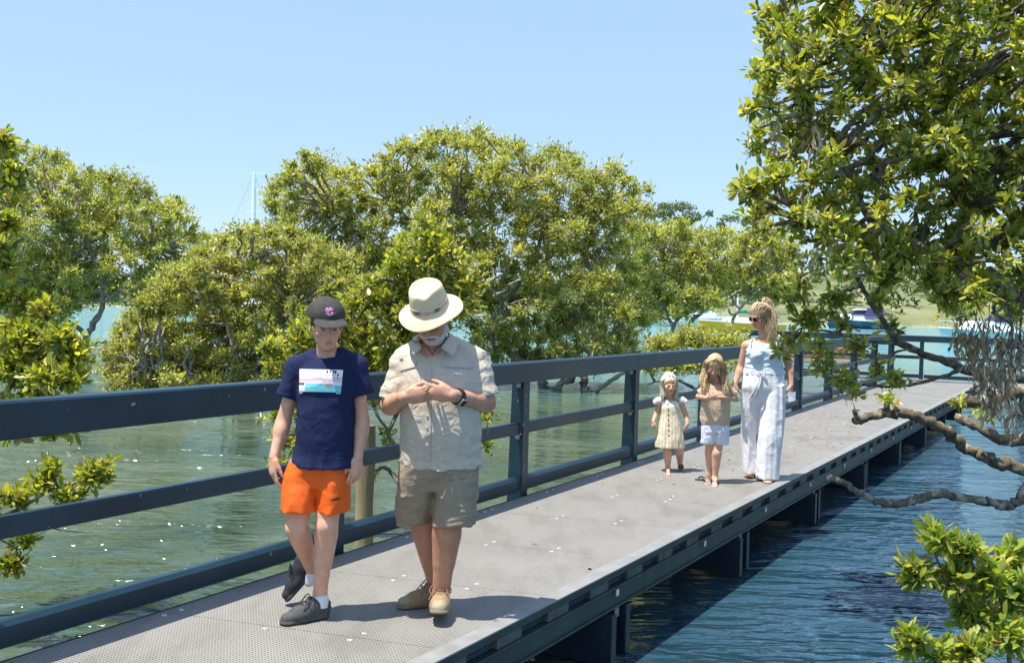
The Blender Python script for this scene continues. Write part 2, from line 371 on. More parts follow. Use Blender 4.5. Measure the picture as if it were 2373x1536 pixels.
# cross railing at the far end of the walk (T-junction) and the short run on the near side of the branch
cr0 = W(19.55, -3.8, 0); cr1 = W(19.55, 7.2, 0)
railing(cr0, cr1, -WD, 2.2, 'blue-grey steel railing crossing the far end of the boardwalk')
railing(W(16.9, 2.55, 0), W(16.9, 6.95, 0), WD, 2.2, 'blue-grey steel railing on near side of the far branch, behind dead leaves')
# landing deck of the far branch
mb = MB(); mb.hexa([W(19.21, -3.8, -.045), W(19.21, 7.2, -.045), W(19.6, 7.2, -.045), W(19.6, -3.8, -.045), W(19.21, -3.8, -.003), W(19.21, 7.2, -.003), W(19.6, 7.2, -.003), W(19.6, -3.8, -.003)])
mb.hexa([W(16.95, 2.06, -.046), W(16.95, 7.2, -.046), W(19.205, 7.2, -.046), W(19.205, 2.06, -.046), W(16.95, 2.06, -.004), W(16.95, 7.2, -.004), W(19.205, 7.2, -.004), W(19.205, 2.06, -.004)])
mb.build('landing_deck', m_grate, walk)
for sx, tx in ((17.3, 3.0), (17.3, 5.0), (17.3, 6.9), (19.3, 6.9), (19.3, 4.5), (19.3, -3.4), (19.3, -1.4)):
    mb = MB(); mb.tube([W(sx, tx, -1.2), W(sx, tx, -0.05)], 0.09, 10); mb.build('support_pile', m_pile, walk, True)
# ---- old mooring pile standing behind the railing
pc = gp(843, 1262, WATER_Z); pt = at(846, 985, pc[1]); mb = MB()
zz = np.linspace(-1.3, pt[2], 14); rr = 0.078 + 0.003 * np.sin(zz * 9)
mb.tube([(pc[0] + 0.004 * math.sin(z * 5), pc[1], z) for z in zz], rr, 16)
pile = mb.build('mooring_pile', m_pile, None, True); tag(pile, 'weathered round timber pile standing in water behind the railing', 'pile')

# ---- water
m_water = bpy.data.materials.new('estuary_water'); m_water.use_nodes = True; nt = m_water.node_tree; b = nt.nodes['Principled BSDF']
b.inputs['Roughness'].default_value = 0.06; b.inputs['IOR'].default_value = 1.45
tc = nt.nodes.new('ShaderNodeTexCoord'); sp_ = nt.nodes.new('ShaderNodeSeparateXYZ'); nt.links.new(tc.outputs['Object'], sp_.inputs[0])
patch = ramp(nt, noise(nt, 0.22, 4, 0.6, mapping(nt)), 0.40, 0.62, (0.045, 0.078, 0.046), (0.115, 0.145, 0.088))
weed = ramp(nt, noise(nt, 0.9, 4, 0.6, mapping(nt, (1, 1.6, 1))), 0.35, 0.6, (0.55, 0.62, 0.5), (1, 1, 1))
near = mixc(nt, 1.0, patch, weed, 'MULTIPLY')
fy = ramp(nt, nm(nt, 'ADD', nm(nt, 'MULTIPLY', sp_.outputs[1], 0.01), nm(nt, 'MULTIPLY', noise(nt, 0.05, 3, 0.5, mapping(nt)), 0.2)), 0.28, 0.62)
rt = ramp(nt, nm(nt, 'SUBTRACT', nm(nt, 'MULTIPLY', sp_.outputs[0], 0.8701), nm(nt, 'MULTIPLY', nm(nt, 'SUBTRACT', sp_.outputs[1], float(WO[1])), 0.4928)), 0.0, 1.0)
deep = nm(nt, 'MULTIPLY', nm(nt, 'SUBTRACT', nm(nt, 'MULTIPLY', sp_.outputs[0], 0.8701), nm(nt, 'MULTIPLY', nm(nt, 'SUBTRACT', sp_.outputs[1], float(WO[1])), 0.4928)), 0.55)
deepc = ramp(nt, deep, 0.3, 1.0)
near = mixc(nt, deepc, near, (0.021, 0.060, 0.088))  # deep-water blue, with sky reflection mixed into the base colour
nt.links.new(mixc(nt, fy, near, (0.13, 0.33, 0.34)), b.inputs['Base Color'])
def wv(sx, sy, sc, det, rot): return noise(nt, sc, det, 0.5, mapping(nt, (sx, sy, 1), (0, 0, rot)), 0.6)
h1 = wv(0.55, 1.5, 2.6, 2, 0.22); h2 = wv(0.6, 1.5, 7.5, 2, -0.12); h3 = wv(0.5, 1.2, 0.7, 2, 0.1); h4 = wv(0.7, 1.3, 22, 1, 0.3)
calm = ramp(nt, noise(nt, 0.13, 3, 0.5, mapping(nt, (1, 2.2, 1))), 0.35, 0.65, (0.55,) * 3, (1.25,) * 3)
hh = nm(nt, 'ADD', nm(nt, 'ADD', nm(nt, 'MULTIPLY', h1, 0.17), nm(nt, 'MULTIPLY', h2, 0.040)), nm(nt, 'ADD', nm(nt, 'MULTIPLY', h3, 0.26), nm(nt, 'MULTIPLY', h4, 0.004)))
hh = nm(nt, 'MULTIPLY', hh, calm)
bp = nt.nodes.new('ShaderNodeBump'); bp.inputs['Strength'].default_value = 1.0; bp.inputs['Distance'].default_value = 1.0
nt.links.new(hh, bp.inputs['Height']); nt.links.new(bp.outputs[0], b.inputs['Normal'])
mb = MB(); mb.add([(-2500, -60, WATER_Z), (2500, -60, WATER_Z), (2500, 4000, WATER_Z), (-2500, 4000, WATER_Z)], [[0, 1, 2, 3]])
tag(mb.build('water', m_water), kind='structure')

# ---- opposite shore and hill
m_shore = bpy.data.materials.new('shore_grass'); m_shore.use_nodes = True; nt = m_shore.node_tree; b = nt.nodes['Principled BSDF']; b.inputs['Roughness'].default_value = 0.9
cs = ramp(nt, noise(nt, 0.045, 6, 0.7, mapping(nt)), 0.35, 0.65, (0.09, 0.12, 0.04), (0.24, 0.24, 0.11))
tcg = nt.nodes.new('ShaderNodeTexCoord'); sg = nt.nodes.new('ShaderNodeSeparateXYZ'); nt.links.new(tcg.outputs['Object'], sg.inputs[0])
nt.links.new(mixc(nt, ramp(nt, nm(nt, 'ADD', nm(nt, 'MULTIPLY', sg.outputs[2], 0.5), noise(nt, 0.4, 3, 0.5, mapping(nt))), 0.10, 0.42), (0.36, 0.32, 0.22), cs), b.inputs['Base Color'])
nx, ny = 150, 34
xs = np.linspace(-420, 520, nx); ys = np.concatenate([np.linspace(182, 330, 24), np.linspace(350, 900, ny - 24)])
X, Y = np.meshgrid(xs, ys); sh = 205 + 10 * np.sin(X * 0.021) + 6 * np.sin(X * 0.057 + 1)
q = np.clip((Y - sh) / 90, 0, 3)
hill = 3.5 + 17 * np.clip((X - 15) / 90, 0, 1) + 5 * np.sin(X * 0.03) 
Zs = -1.2 + np.clip((Y - sh) / 6, 0, 1) * 1.3 + hill * (1 - np.exp(-q * 1.1)) + 1.2 * pnoise(np.c_[X.ravel() * .04, Y.ravel() * .04, X.ravel() * 0]).reshape(X.shape) * np.clip(q * 4, 0, 1)
def shore_h(x, y):
    s_ = 205 + 10 * math.sin(x * 0.021) + 6 * math.sin(x * 0.057 + 1); q_ = min(max((y - s_) / 90, 0), 3)
    return -1.2 + (1.3 + (3.5 + 17 * min(max((x - 15) / 90, 0), 1) + 5 * math.sin(x * .03)) * (1 - math.exp(-q_ * 1.1)) if y > s_ else 0)
i = np.arange(ny - 1)[:, None] * nx; j = np.arange(nx - 1)[None]
Q = np.stack([i + j, i + j + 1, i + nx + j + 1, i + nx + j], -1).reshape(-1, 4)
tag(mk('far_shore', np.c_[X.ravel(), Y.ravel(), Zs.ravel()], Q, m_shore, None, None, True), kind='structure')
# ================================================================== VEGETATION
def leaf_material(name, rough=0.30, trans=0.50, spec=0.5):
    m = bpy.data.materials.new(name); m.use_nodes = True; nt = m.node_tree; b = nt.nodes['Principled BSDF']
    a = nt.nodes.new('ShaderNodeAttribute'); a.attribute_name = 'Col'
    f = ramp(nt, noise(nt, 35, 2, 0.5, mapping(nt)), 0.3, 0.7, (0.86,) * 3, (1.12,) * 3)
    c = mixc(nt, 1.0, a.outputs['Color'], f, 'MULTIPLY')
    nt.links.new(c, b.inputs['Base Color']); b.inputs['Roughness'].default_value = rough; b.inputs['Specular IOR Level'].default_value = spec
    t = nt.nodes.new('ShaderNodeBsdfTranslucent'); nt.links.new(mixc(nt, 1.0, c, (1.35, 1.4, 0.45), 'MULTIPLY'), t.inputs[0])
    mx = nt.nodes.new('ShaderNodeMixShader'); mx.inputs[0].default_value = trans
    nt.links.new(b.outputs[0], mx.inputs[1]); nt.links.new(t.outputs[0], mx.inputs[2]); nt.links.new(mx.outputs[0], nt.nodes['Material Output'].inputs[0])
    return m
m_leaf = leaf_material('mangrove_leaf'); m_leaf_far = leaf_material('mangrove_leaf_far', 0.34, 0.50); m_dead = leaf_material('dead_leaf', 0.7, 0.15, 0.2)
def bark_material(name, dark, mid, pale, sc):
    m = bpy.data.materials.new(name); m.use_nodes = True; nt = m.node_tree; b = nt.nodes['Principled BSDF']; b.inputs['Roughness'].default_value = .88; b.inputs['Specular IOR Level'].default_value = .2
    n1 = noise(nt, sc, 6, .7, mapping(nt)); n2 = noise(nt, sc * 4.3, 5, .7, mapping(nt)); n3 = noise(nt, sc * .8, 4, .6, mapping(nt, (1, 1, 1), (1, 2, 3)))
    c = mixc(nt, ramp(nt, n1, .38, .62), dark, mid); c = mixc(nt, ramp(nt, n3, .52, .64), c, pale); c = mixc(nt, 1.0, c, ramp(nt, n2, .3, .7, (.55,) * 3, (1.3,) * 3), 'MULTIPLY'); nt.links.new(c, b.inputs['Base Color'])
    bp = nt.nodes.new('ShaderNodeBump'); bp.inputs['Strength'].default_value = 1.0; bp.inputs['Distance'].default_value = .22 / sc; nt.links.new(nm(nt, 'ADD', n1, nm(nt, 'MULTIPLY', n2, .5)), bp.inputs['Height']); nt.links.new(bp.outputs[0], b.inputs['Normal']); return m
m_bark = bark_material('mangrove_bark', (.11, .085, .055), (.26, .215, .145), (.46, .41, .33), 14); m_bark2 = bark_material('pale_bark', (.20, .18, .145), (.38, .345, .29), (.55, .52, .46), 5)
rng = np.random.RandomState(11)
# leaf prototypes: (points along x=length 1, y=width, z=curl), triangles
LEAF6 = (np.array([[0, 0, 0], [.5, 0, -.03], [1, 0, -.10], [.28, .165, .035], [.68, .185, .0], [.28, -.165, .035], [.68, -.185, .0]]),
         np.array([[0, 1, 3], [3, 1, 4], [4, 1, 2], [0, 5, 1], [5, 6, 1], [6, 2, 1]]))
LEAF2 = (np.array([[0, 0, 0], [.5, .19, .05], [1, 0, -.05], [.5, -.19, .05]]), np.array([[0, 3, 1], [3, 2, 1]]))
def leaf_colors(n, pal):
    pal = np.asarray(pal, float); w = pal[:, 3] / pal[:, 3].sum()
    k = rng.choice(len(pal), n, p=w); c = pal[k, :3] * rng.uniform(0.75, 1.25, (n, 1)); return c * rng.uniform(0.93, 1.07, (n, 3))
PAL = [(0.344, 0.361, 0.056, 5.0), (0.459, 0.442, 0.078, 4.0), (0.178, 0.258, 0.042, 2.4), (0.573, 0.527, 0.120, 2.0), (0.459, 0.470, 0.268, 1.8), (0.103, 0.160, 0.042, 1.2), (0.596, 0.344, 0.056, 0.2), (0.344, 0.229, 0.126, 0.12)]
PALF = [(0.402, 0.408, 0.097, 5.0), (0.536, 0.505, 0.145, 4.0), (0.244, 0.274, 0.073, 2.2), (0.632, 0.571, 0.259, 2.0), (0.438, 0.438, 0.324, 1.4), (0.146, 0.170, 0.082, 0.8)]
def orth(d, r):
    n = r - d * (d * r).sum(1, keepdims=True); return n / (np.linalg.norm(n, axis=1, keepdims=True) + 1e-9)
def leaf_frames(tips, outs, per, L, spread=0.9, back=0.16, upb=0.25, flat=1.1):
    n = len(tips) * per; T = np.repeat(tips, per, 0); O = np.repeat(outs, per, 0)
    r = rng.normal(size=(n, 3)); r /= np.linalg.norm(r, axis=1, keepdims=True)
    d = O * 0.55 + r * spread + np.array([0, 0, upb]); d /= np.linalg.norm(d, axis=1, keepdims=True)
    P = T - O * (rng.uniform(0, 1, (n, 1)) ** 1.5) * back + r * back * 0.12
    nr = rng.normal(size=(n, 3)) * 0.75 + np.array([0, 0, flat]) + O * 0.3
    nn = orth(d, nr); s = np.cross(nn, d)
    return P, d, s, nn, L * rng.uniform(0.45, 1.2, n)
def leaves_mesh(P, d, s, nn, ln, proto, cols, curl=True):
    pv, pf = proto; n, k = len(P), len(pv)
    cz = rng.uniform(-0.6, 1.6, (n, 1)) if curl else np.ones((n, 1)); wd = rng.uniform(0.85, 1.2, (n, 1))
    V = P[:, None] + ln[:, None, None] * (pv[None, :, :1] * d[:, None] + (pv[None, :, 1:2] * wd[:, None]) * s[:, None] + (pv[None, :, 2:] * cz[:, None]) * nn[:, None])
    F = (pf[None] + (np.arange(n) * k)[:, None, None]).reshape(-1, 3)
    return V.reshape(-1, 3), F, np.repeat(cols, k, 0)
def wiggle(A, B, n, amp, sag=0.0):
    t = np.linspace(0, 1, n)[:, None]; P = A * (1 - t) + B * t; L = np.linalg.norm(B - A)
    off = rng.normal(size=(n, 3)) * amp * L; off[0] = 0; off[-1] = 0
    off[1:-1] = (off[1:-1] + np.roll(off, 1, 0)[1:-1] + np.roll(off, -1, 0)[1:-1]) / 2
    P = P + off; P[:, 2] += sag * L * (4 * t * (1 - t))[:, 0]; return P
LEAF_OBJ_MESHES = []; DEN_N, DEN_F = 2.3, 2.6
def leaf_obj_meshes():
    if LEAF_OBJ_MESHES: return LEAF_OBJ_MESHES
    for q in range(14):
        c = leaf_colors(1, PAL)[0]; pv, pf = LEAF6; v = pv.copy(); v[:, 2] *= rng.uniform(-.6, 1.6); v[:, 1] *= rng.uniform(.85, 1.2)
        me = mesh_np('leaf', v, pf, np.tile(c, (7, 1))); me.materials.append(m_leaf); LEAF_OBJ_MESHES.append(me)
    return LEAF_OBJ_MESHES
def grow(name, label, base, limbs, clumps, tips_per_m2, per, L, bark, near=False, pal=PAL, group=None, cat='tree', r_base=0.1, sub=9,
         twig_r=0.004, spread=0.9, shell=0.35, extra=None, shade_in=0.0, nleafobj=300, limb_r=None, leafmat=None, back=0.16, fill=0.0, branch_r=None, keep=None, root_loc=None, dv=(.6, 1.3), ncore=9):
    """clumps: (px, py, rx, ry, Y[, ryz depth factor]) ellipsoids in which twig tips lie; limbs: list of (points, r0, r1)"""
    root = empty(name, root_loc if root_loc is not None else base); tag(root, label, cat, group)
    tb = MB(); nodes = []
    q0 = np.array(limbs[0][0][0]); rb = limbs[0][1] * (1 if near else .55)
    if q0[2] > WATER_Z - .2:      # the stem goes on down into the mud
        tb.tube(spline([np.array([q0[0] + rb * .8, q0[1] + rb * .5, WATER_Z - .45]), np.array([q0[0] + rb * .5, q0[1], (q0[2] + WATER_Z) / 2 - .1]), q0, q0 + (np.array(limbs[0][0][1]) - q0) * .12], 6), np.linspace(rb * 1.35, rb, 19), 10)
    for pts, r0, r1 in limbs:
        P = spline(np.array(pts), 7); P[1:-1] += rng.normal(size=(len(P) - 2, 3)) * np.linspace(r0, r1, len(P) - 2)[:, None] * 0.20
        tb.tube(P, np.linspace(r0, r1, len(P)) * (1 if near else .55) * rng.uniform(.84, 1.16, len(P)), 10 if near else 7); nodes.append(np.c_[P, np.linspace(r0, r1, len(P))])
    nodes = np.vstack(nodes) if nodes else np.c_[np.array([base]), [r_base]]
    allT, allO, coreP = [], [], []
    for c in clumps:
        px, py, rx, ry, Y = c[:5]; C_ = at(px, py, Y); k = Y / FPX; R_ = np.array([rx * k, (rx + ry) * .5 * k * (c[5] if len(c) > 5 else 1.0), ry * k])
        area = 4 * math.pi * ((R_[0] * R_[1]) ** 1.6 / 3 + (R_[0] * R_[2]) ** 1.6 / 3 + (R_[1] * R_[2]) ** 1.6 / 3) ** (1 / 1.6)
        n = max(6, int(area * tips_per_m2 * (DEN_N if near else DEN_F) * rng.uniform(*dv)))
        r = rng.normal(size=(n, 3)); r /= np.linalg.norm(r, axis=1, keepdims=True)
        rr = rng.uniform(0, 1, (n, 1)) ** shell * rng.uniform(0.9, 1.12, (n, 1))
        wob = 1 + 0.22 * pnoise(r * 2.3 + C_[None] * 1.7)[:, None]
        T = C_ + r * rr * wob * R_; O = r / R_ * R_.mean(); O = O / np.linalg.norm(O, axis=1, keepdims=True) + np.array([0, 0, 0.35]); O /= np.linalg.norm(O, axis=1, keepdims=True)
        if keep is not None:
            ok = keep(T); T, O = T[ok], O[ok]
        if not len(T): continue
        # sub-branches: groups of tips share a small branch that joins the limb network
        m = max(1, int(len(T) / (sub * (1.6 if near else 2.5)))); cen = T[rng.choice(len(T), m, replace=False)] * 0.6 + C_ * 0.4
        g = np.argmin(((T[:, None] - cen[None]) ** 2).sum(-1), 1)
        br = branch_r or (0.010 if near else 0.013)
        j0 = np.argmin(((nodes[:, :3] - C_) ** 2).sum(1)); 
        Pm = wiggle(nodes[j0, :3], C_, 9, 0.05, 0.03); rm = min(nodes[j0, 3], br * 3.2)
        tb.tube(Pm, np.linspace(rm, br * 1.3, 9), 6); loc = np.c_[Pm, np.linspace(rm, br * 1.3, 9)]
        for a in range(m):
            j = np.argmin(((loc[:, :3] - cen[a]) ** 2).sum(1)); P = wiggle(loc[j, :3], cen[a], 6, 0.08)
            tb.tube(P, np.linspace(min(loc[j, 3], br), twig_r * 1.8, 6), 5, cap=False)
            for b_ in np.where(g == a)[0]:
                P2 = wiggle(cen[a], T[b_], 4 if near else 3, 0.07); 
                if (near and b_ % 2 == 0) or b_ % 9 == 0: tb.tube(P2, np.linspace(twig_r * 1.6, twig_r * .6, len(P2)), 3, cap=False)
                dd = P2[-1] - P2[-2]; O[b_] = O[b_] * 0.6 + 0.6 * dd / (np.linalg.norm(dd) + 1e-9)
        O /= np.linalg.norm(O, axis=1, keepdims=True) + 1e-9
        allT.append(T); allO.append(O)
        if not near:
            r = rng.normal(size=(ncore, 3)); r /= np.linalg.norm(r, axis=1, keepdims=True); coreP.append(C_ + r * rng.uniform(.05, .55, (ncore, 1)) * R_)
    tr_ = tb.build('trunk', bark, root, True)
    T, O = np.vstack(allT), np.vstack(allO)
    P, d, s_, nn, ln = leaf_frames(T, O, per, L, spread, back)
    cols = leaf_colors(len(P), pal)
    cols *= (1 + 0.36 * pnoise(P * (2.2 if near else 0.9)))[:, None]
    if coreP:      # large filler leaves added against sky gaps, colour darkened for inner-crown shade
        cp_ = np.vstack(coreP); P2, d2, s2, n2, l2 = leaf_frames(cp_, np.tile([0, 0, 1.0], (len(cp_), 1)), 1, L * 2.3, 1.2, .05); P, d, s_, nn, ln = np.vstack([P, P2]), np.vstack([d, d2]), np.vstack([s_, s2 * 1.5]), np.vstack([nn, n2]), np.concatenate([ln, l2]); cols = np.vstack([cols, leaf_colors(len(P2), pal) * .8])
    sel = np.ones(len(P), bool)
    if near and nleafobj:
        dC = P - cC; w = dC @ cF; u = PW / 2 + FPX * (dC @ cR) / w; v = PH / 2 - FPX * (dC @ cU) / w
        size = np.where((w > 0.5) & (u > 5) & (u < PW - 5) & (v > 5) & (v < PH - 5), ln / w, 0)
        idx = np.argsort(-size)[:nleafobj]; idx = idx[size[idx] > 0]; sel[idx] = False; meshes = leaf_obj_meshes()
        for q in idx:
            o = bpy.data.objects.new('leaf', meshes[q % len(meshes)]); coll.objects.link(o); o.parent = root; o.matrix_parent_inverse = Matrix.Translation(-root.location)
            l = ln[q]; o.matrix_basis = Matrix(((d[q, 0] * l, s_[q, 0] * l, nn[q, 0] * l, P[q, 0]), (d[q, 1] * l, s_[q, 1] * l, nn[q, 1] * l, P[q, 1]), (d[q, 2] * l, s_[q, 2] * l, nn[q, 2] * l, P[q, 2]), (0, 0, 0, 1)))
    V, F, Cc = leaves_mesh(P[sel], d[sel], s_[sel], nn[sel], ln[sel], LEAF6 if near else LEAF2, cols[sel])
    cr = mk('crown', V, F, leafmat or (m_leaf if near else m_leaf_far), root, Cc); cr['kind'] = 'stuff'
    return root
def PT(*a): return [at(x, y, Y) for x, y, Y in a]


def in_poly(x, y, poly):
    c = False; n = len(poly); j = n - 1
    for i in range(n):
        if (poly[i][1] > y) != (poly[j][1] > y) and x < (poly[j][0] - poly[i][0]) * (y - poly[i][1]) / (poly[j][1] - poly[i][1]) + poly[i][0]: c = not c
        j = i
    return c
def scatter(poly, Y, r, depth, thin=None, asp=0.72, gap=0.70):
    """fill an outline with uneven foliage clumps at varying depth"""
    rs = np.random.RandomState(int(Y * 10 + r)); xs = [p[0] for p in poly]; ys = [p[1] for p in poly]; out = []
    for _ in range(4000):
        x, y = rs.uniform(min(xs), max(xs)), rs.uniform(min(ys), max(ys))
        if not in_poly(x, y, poly): continue
        q = r * rs.uniform(.6, 1.15)
        if any(((x - o[0]) ** 2 + ((y - o[1]) / asp) ** 2) < (gap * (q + o[2]) * .5) ** 2 for o in out): continue
        if thin and rs.uniform() < thin(x, y): 
            continue
        out.append((x, y, q, q * asp, Y + rs.uniform(-depth, depth)))
    return out

# ---- big spreading mangrove in the middle distance
Yc = 26
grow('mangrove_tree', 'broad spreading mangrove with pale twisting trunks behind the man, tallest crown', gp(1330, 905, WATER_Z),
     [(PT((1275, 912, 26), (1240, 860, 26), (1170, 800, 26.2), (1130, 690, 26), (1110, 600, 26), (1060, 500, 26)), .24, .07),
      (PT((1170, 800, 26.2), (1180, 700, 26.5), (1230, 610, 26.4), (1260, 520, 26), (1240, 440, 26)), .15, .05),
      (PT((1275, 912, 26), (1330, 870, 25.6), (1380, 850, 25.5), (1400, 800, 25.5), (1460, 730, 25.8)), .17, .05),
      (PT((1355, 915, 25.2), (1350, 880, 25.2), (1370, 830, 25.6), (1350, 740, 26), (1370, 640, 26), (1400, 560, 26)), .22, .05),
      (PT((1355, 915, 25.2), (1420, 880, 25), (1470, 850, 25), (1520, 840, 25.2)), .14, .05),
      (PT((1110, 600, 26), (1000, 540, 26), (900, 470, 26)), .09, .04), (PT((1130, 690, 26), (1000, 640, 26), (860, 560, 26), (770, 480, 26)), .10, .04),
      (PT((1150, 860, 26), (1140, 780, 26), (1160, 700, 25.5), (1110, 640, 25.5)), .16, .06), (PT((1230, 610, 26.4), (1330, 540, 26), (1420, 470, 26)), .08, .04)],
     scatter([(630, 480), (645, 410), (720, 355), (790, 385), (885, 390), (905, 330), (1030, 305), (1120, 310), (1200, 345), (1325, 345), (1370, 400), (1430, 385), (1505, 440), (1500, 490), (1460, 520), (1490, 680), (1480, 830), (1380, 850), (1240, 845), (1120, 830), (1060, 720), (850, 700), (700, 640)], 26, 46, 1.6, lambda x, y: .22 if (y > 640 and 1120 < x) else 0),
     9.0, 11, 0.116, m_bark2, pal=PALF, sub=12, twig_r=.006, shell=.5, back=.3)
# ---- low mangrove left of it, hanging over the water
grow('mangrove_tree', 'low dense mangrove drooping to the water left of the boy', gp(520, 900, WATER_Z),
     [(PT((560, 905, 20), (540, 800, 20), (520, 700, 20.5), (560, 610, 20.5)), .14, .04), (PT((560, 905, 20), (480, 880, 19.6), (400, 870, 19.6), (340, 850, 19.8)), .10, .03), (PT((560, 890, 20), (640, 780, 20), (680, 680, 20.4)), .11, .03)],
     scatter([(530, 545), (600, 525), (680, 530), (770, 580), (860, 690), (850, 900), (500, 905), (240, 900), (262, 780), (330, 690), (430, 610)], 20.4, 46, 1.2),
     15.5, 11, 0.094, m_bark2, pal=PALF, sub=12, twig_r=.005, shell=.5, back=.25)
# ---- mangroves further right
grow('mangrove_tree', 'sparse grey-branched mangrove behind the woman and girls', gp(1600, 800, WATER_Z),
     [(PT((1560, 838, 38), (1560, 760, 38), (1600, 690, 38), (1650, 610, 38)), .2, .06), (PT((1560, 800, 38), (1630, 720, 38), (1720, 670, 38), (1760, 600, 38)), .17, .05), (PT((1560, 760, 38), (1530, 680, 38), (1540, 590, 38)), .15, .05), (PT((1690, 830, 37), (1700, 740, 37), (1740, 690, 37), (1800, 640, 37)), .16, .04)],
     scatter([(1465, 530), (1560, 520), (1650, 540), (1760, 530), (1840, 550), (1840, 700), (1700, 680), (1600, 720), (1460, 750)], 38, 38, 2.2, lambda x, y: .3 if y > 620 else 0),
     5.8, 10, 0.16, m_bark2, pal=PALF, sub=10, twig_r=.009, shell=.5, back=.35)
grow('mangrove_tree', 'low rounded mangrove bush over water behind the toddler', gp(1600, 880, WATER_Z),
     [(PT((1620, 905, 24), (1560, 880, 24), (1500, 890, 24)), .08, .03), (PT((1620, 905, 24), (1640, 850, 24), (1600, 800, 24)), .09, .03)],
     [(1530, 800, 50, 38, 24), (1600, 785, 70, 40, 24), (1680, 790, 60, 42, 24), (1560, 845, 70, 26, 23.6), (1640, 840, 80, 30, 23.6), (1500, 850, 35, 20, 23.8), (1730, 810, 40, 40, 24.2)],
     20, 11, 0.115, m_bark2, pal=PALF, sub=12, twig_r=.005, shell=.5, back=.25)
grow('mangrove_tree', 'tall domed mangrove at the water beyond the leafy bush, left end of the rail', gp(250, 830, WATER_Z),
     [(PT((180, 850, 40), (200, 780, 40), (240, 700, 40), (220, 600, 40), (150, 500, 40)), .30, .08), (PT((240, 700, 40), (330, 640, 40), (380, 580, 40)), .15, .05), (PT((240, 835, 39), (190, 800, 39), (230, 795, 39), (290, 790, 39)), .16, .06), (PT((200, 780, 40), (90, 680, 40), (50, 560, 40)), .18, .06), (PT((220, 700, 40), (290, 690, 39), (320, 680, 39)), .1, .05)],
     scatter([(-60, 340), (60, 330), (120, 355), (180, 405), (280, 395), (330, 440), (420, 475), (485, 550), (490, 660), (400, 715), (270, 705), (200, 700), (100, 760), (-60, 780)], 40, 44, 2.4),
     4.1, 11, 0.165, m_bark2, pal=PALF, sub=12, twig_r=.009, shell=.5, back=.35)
# ---- near bushes
grow('mangrove_sapling', 'leafy bright green mangrove sapling just behind the railing, between boy and man', gp(870, 1240, WATER_Z),
     [(PT((960, 1200, 8.7), (930, 1130, 8.8), (895, 1085, 8.9), (870, 1090, 8.9), (850, 1085, 8.9)), .026, .010), (PT((930, 1130, 8.8), (925, 1060, 8.8), (900, 1000, 8.9), (870, 950, 9.0), (860, 860, 9.1)), .022, .010), (PT((900, 1000, 8.9), (950, 880, 9.1), (980, 740, 9.2), (990, 600, 9.2)), .020, .006), (PT((860, 860, 9.1), (780, 790, 9.1), (700, 780, 9.2)), .014, .006), (PT((930, 1010, 8.8), (1030, 1000, 8.8), (1130, 990, 8.8)), .014, .006), (PT((880, 1040, 8.9), (780, 1000, 8.9), (660, 1010, 8.9)), .014, .006)],
     scatter([(985, 500), (1050, 570), (1105, 645), (1085, 720), (1000, 790), (970, 900), (880, 930), (780, 900), (610, 860), (625, 795), (700, 730), (820, 690), (900, 610)], 9.1, 38, .4) + [(640, 965, 38, 32, 8.9), (665, 1020, 48, 36, 8.9), (640, 1070, 40, 24, 8.8), (690, 970, 40, 30, 9), (1130, 960, 26, 30, 8.8), (1125, 1035, 18, 18, 8.8), (900, 1020, 30, 36, 9.0), (860, 1100, 18, 12, 8.9)],
     30, 9, 0.072, m_bark, near=True, sub=7, group=None, shell=.6, back=.10, cat='sapling')
grow('mangrove_bush', 'large-leaved mangrove bush rising above the rail at its left end', gp(20, 1000, WATER_Z),
     [(PT((-60, 1010, 6.4), (0, 930, 6.4), (60, 850, 6.4), (110, 770, 6.5), (110, 720, 6.5)), .02, .007), (PT((-60, 960, 6.4), (50, 880, 6.4), (150, 800, 6.4)), .014, .006), (PT((-80, 900, 6.5), (-60, 700, 6.6), (-40, 500, 6.6), (20, 420, 6.6)), .03, .008)],
     [(105, 715, 35, 40, 6.5), (50, 780, 60, 48, 6.4), (130, 785, 55, 45, 6.4), (30, 850, 60, 45, 6.4), (180, 820, 32, 45, 6.4), (110, 870, 65, 42, 6.3), (165, 885, 38, 30, 6.3), (30, 940, 60, 32, 6.3), (30, 1000, 55, 16, 6.3), (140, 1000, 45, 12, 6.3), (30, 410, 48, 50, 6.6), (5, 330, 25, 40, 6.6), (10, 590, 38, 60, 6.6), (-60, 800, 60, 90, 6.5), (-70, 500, 60, 100, 6.6), (75, 830, 50, 40, 6.7), (90, 930, 60, 34, 6.5), (0, 680, 45, 40, 6.6), (60, 700, 30, 34, 6.7), (20, 520, 36, 40, 6.8)],
     90, 9, 0.075, m_bark, near=True, sub=7, shell=.6, back=.10, cat='bush')
grow('mangrove_bush', 'low mangrove branch hanging over water between middle and bottom rails', gp(-60, 1250, WATER_Z),
     [(PT((-80, 1200, 5.9), (20, 1190, 5.9), (110, 1140, 5.9), (200, 1110, 5.9), (250, 1090, 5.9)), .013, .005), (PT((-80, 1230, 5.9), (0, 1250, 5.9), (50, 1280, 5.9)), .010, .004), (PT((60, 1190, 5.9), (130, 1225, 5.9), (195, 1232, 5.9)), .006, .002)],
     [(30, 1150, 45, 34, 5.9), (100, 1115, 45, 40, 5.9), (120, 1080, 30, 24, 5.9), (215, 1100, 45, 36, 5.9), (240, 1080, 24, 22, 5.9), (160, 1150, 48, 22, 5.9), (60, 1250, 36, 24, 5.9), (30, 1305, 30, 28, 5.9), (-50, 1180, 50, 70, 5.9)],
     110, 9, 0.066, m_bark, near=True, sub=6, shell=.6, back=.09, cat='bush')
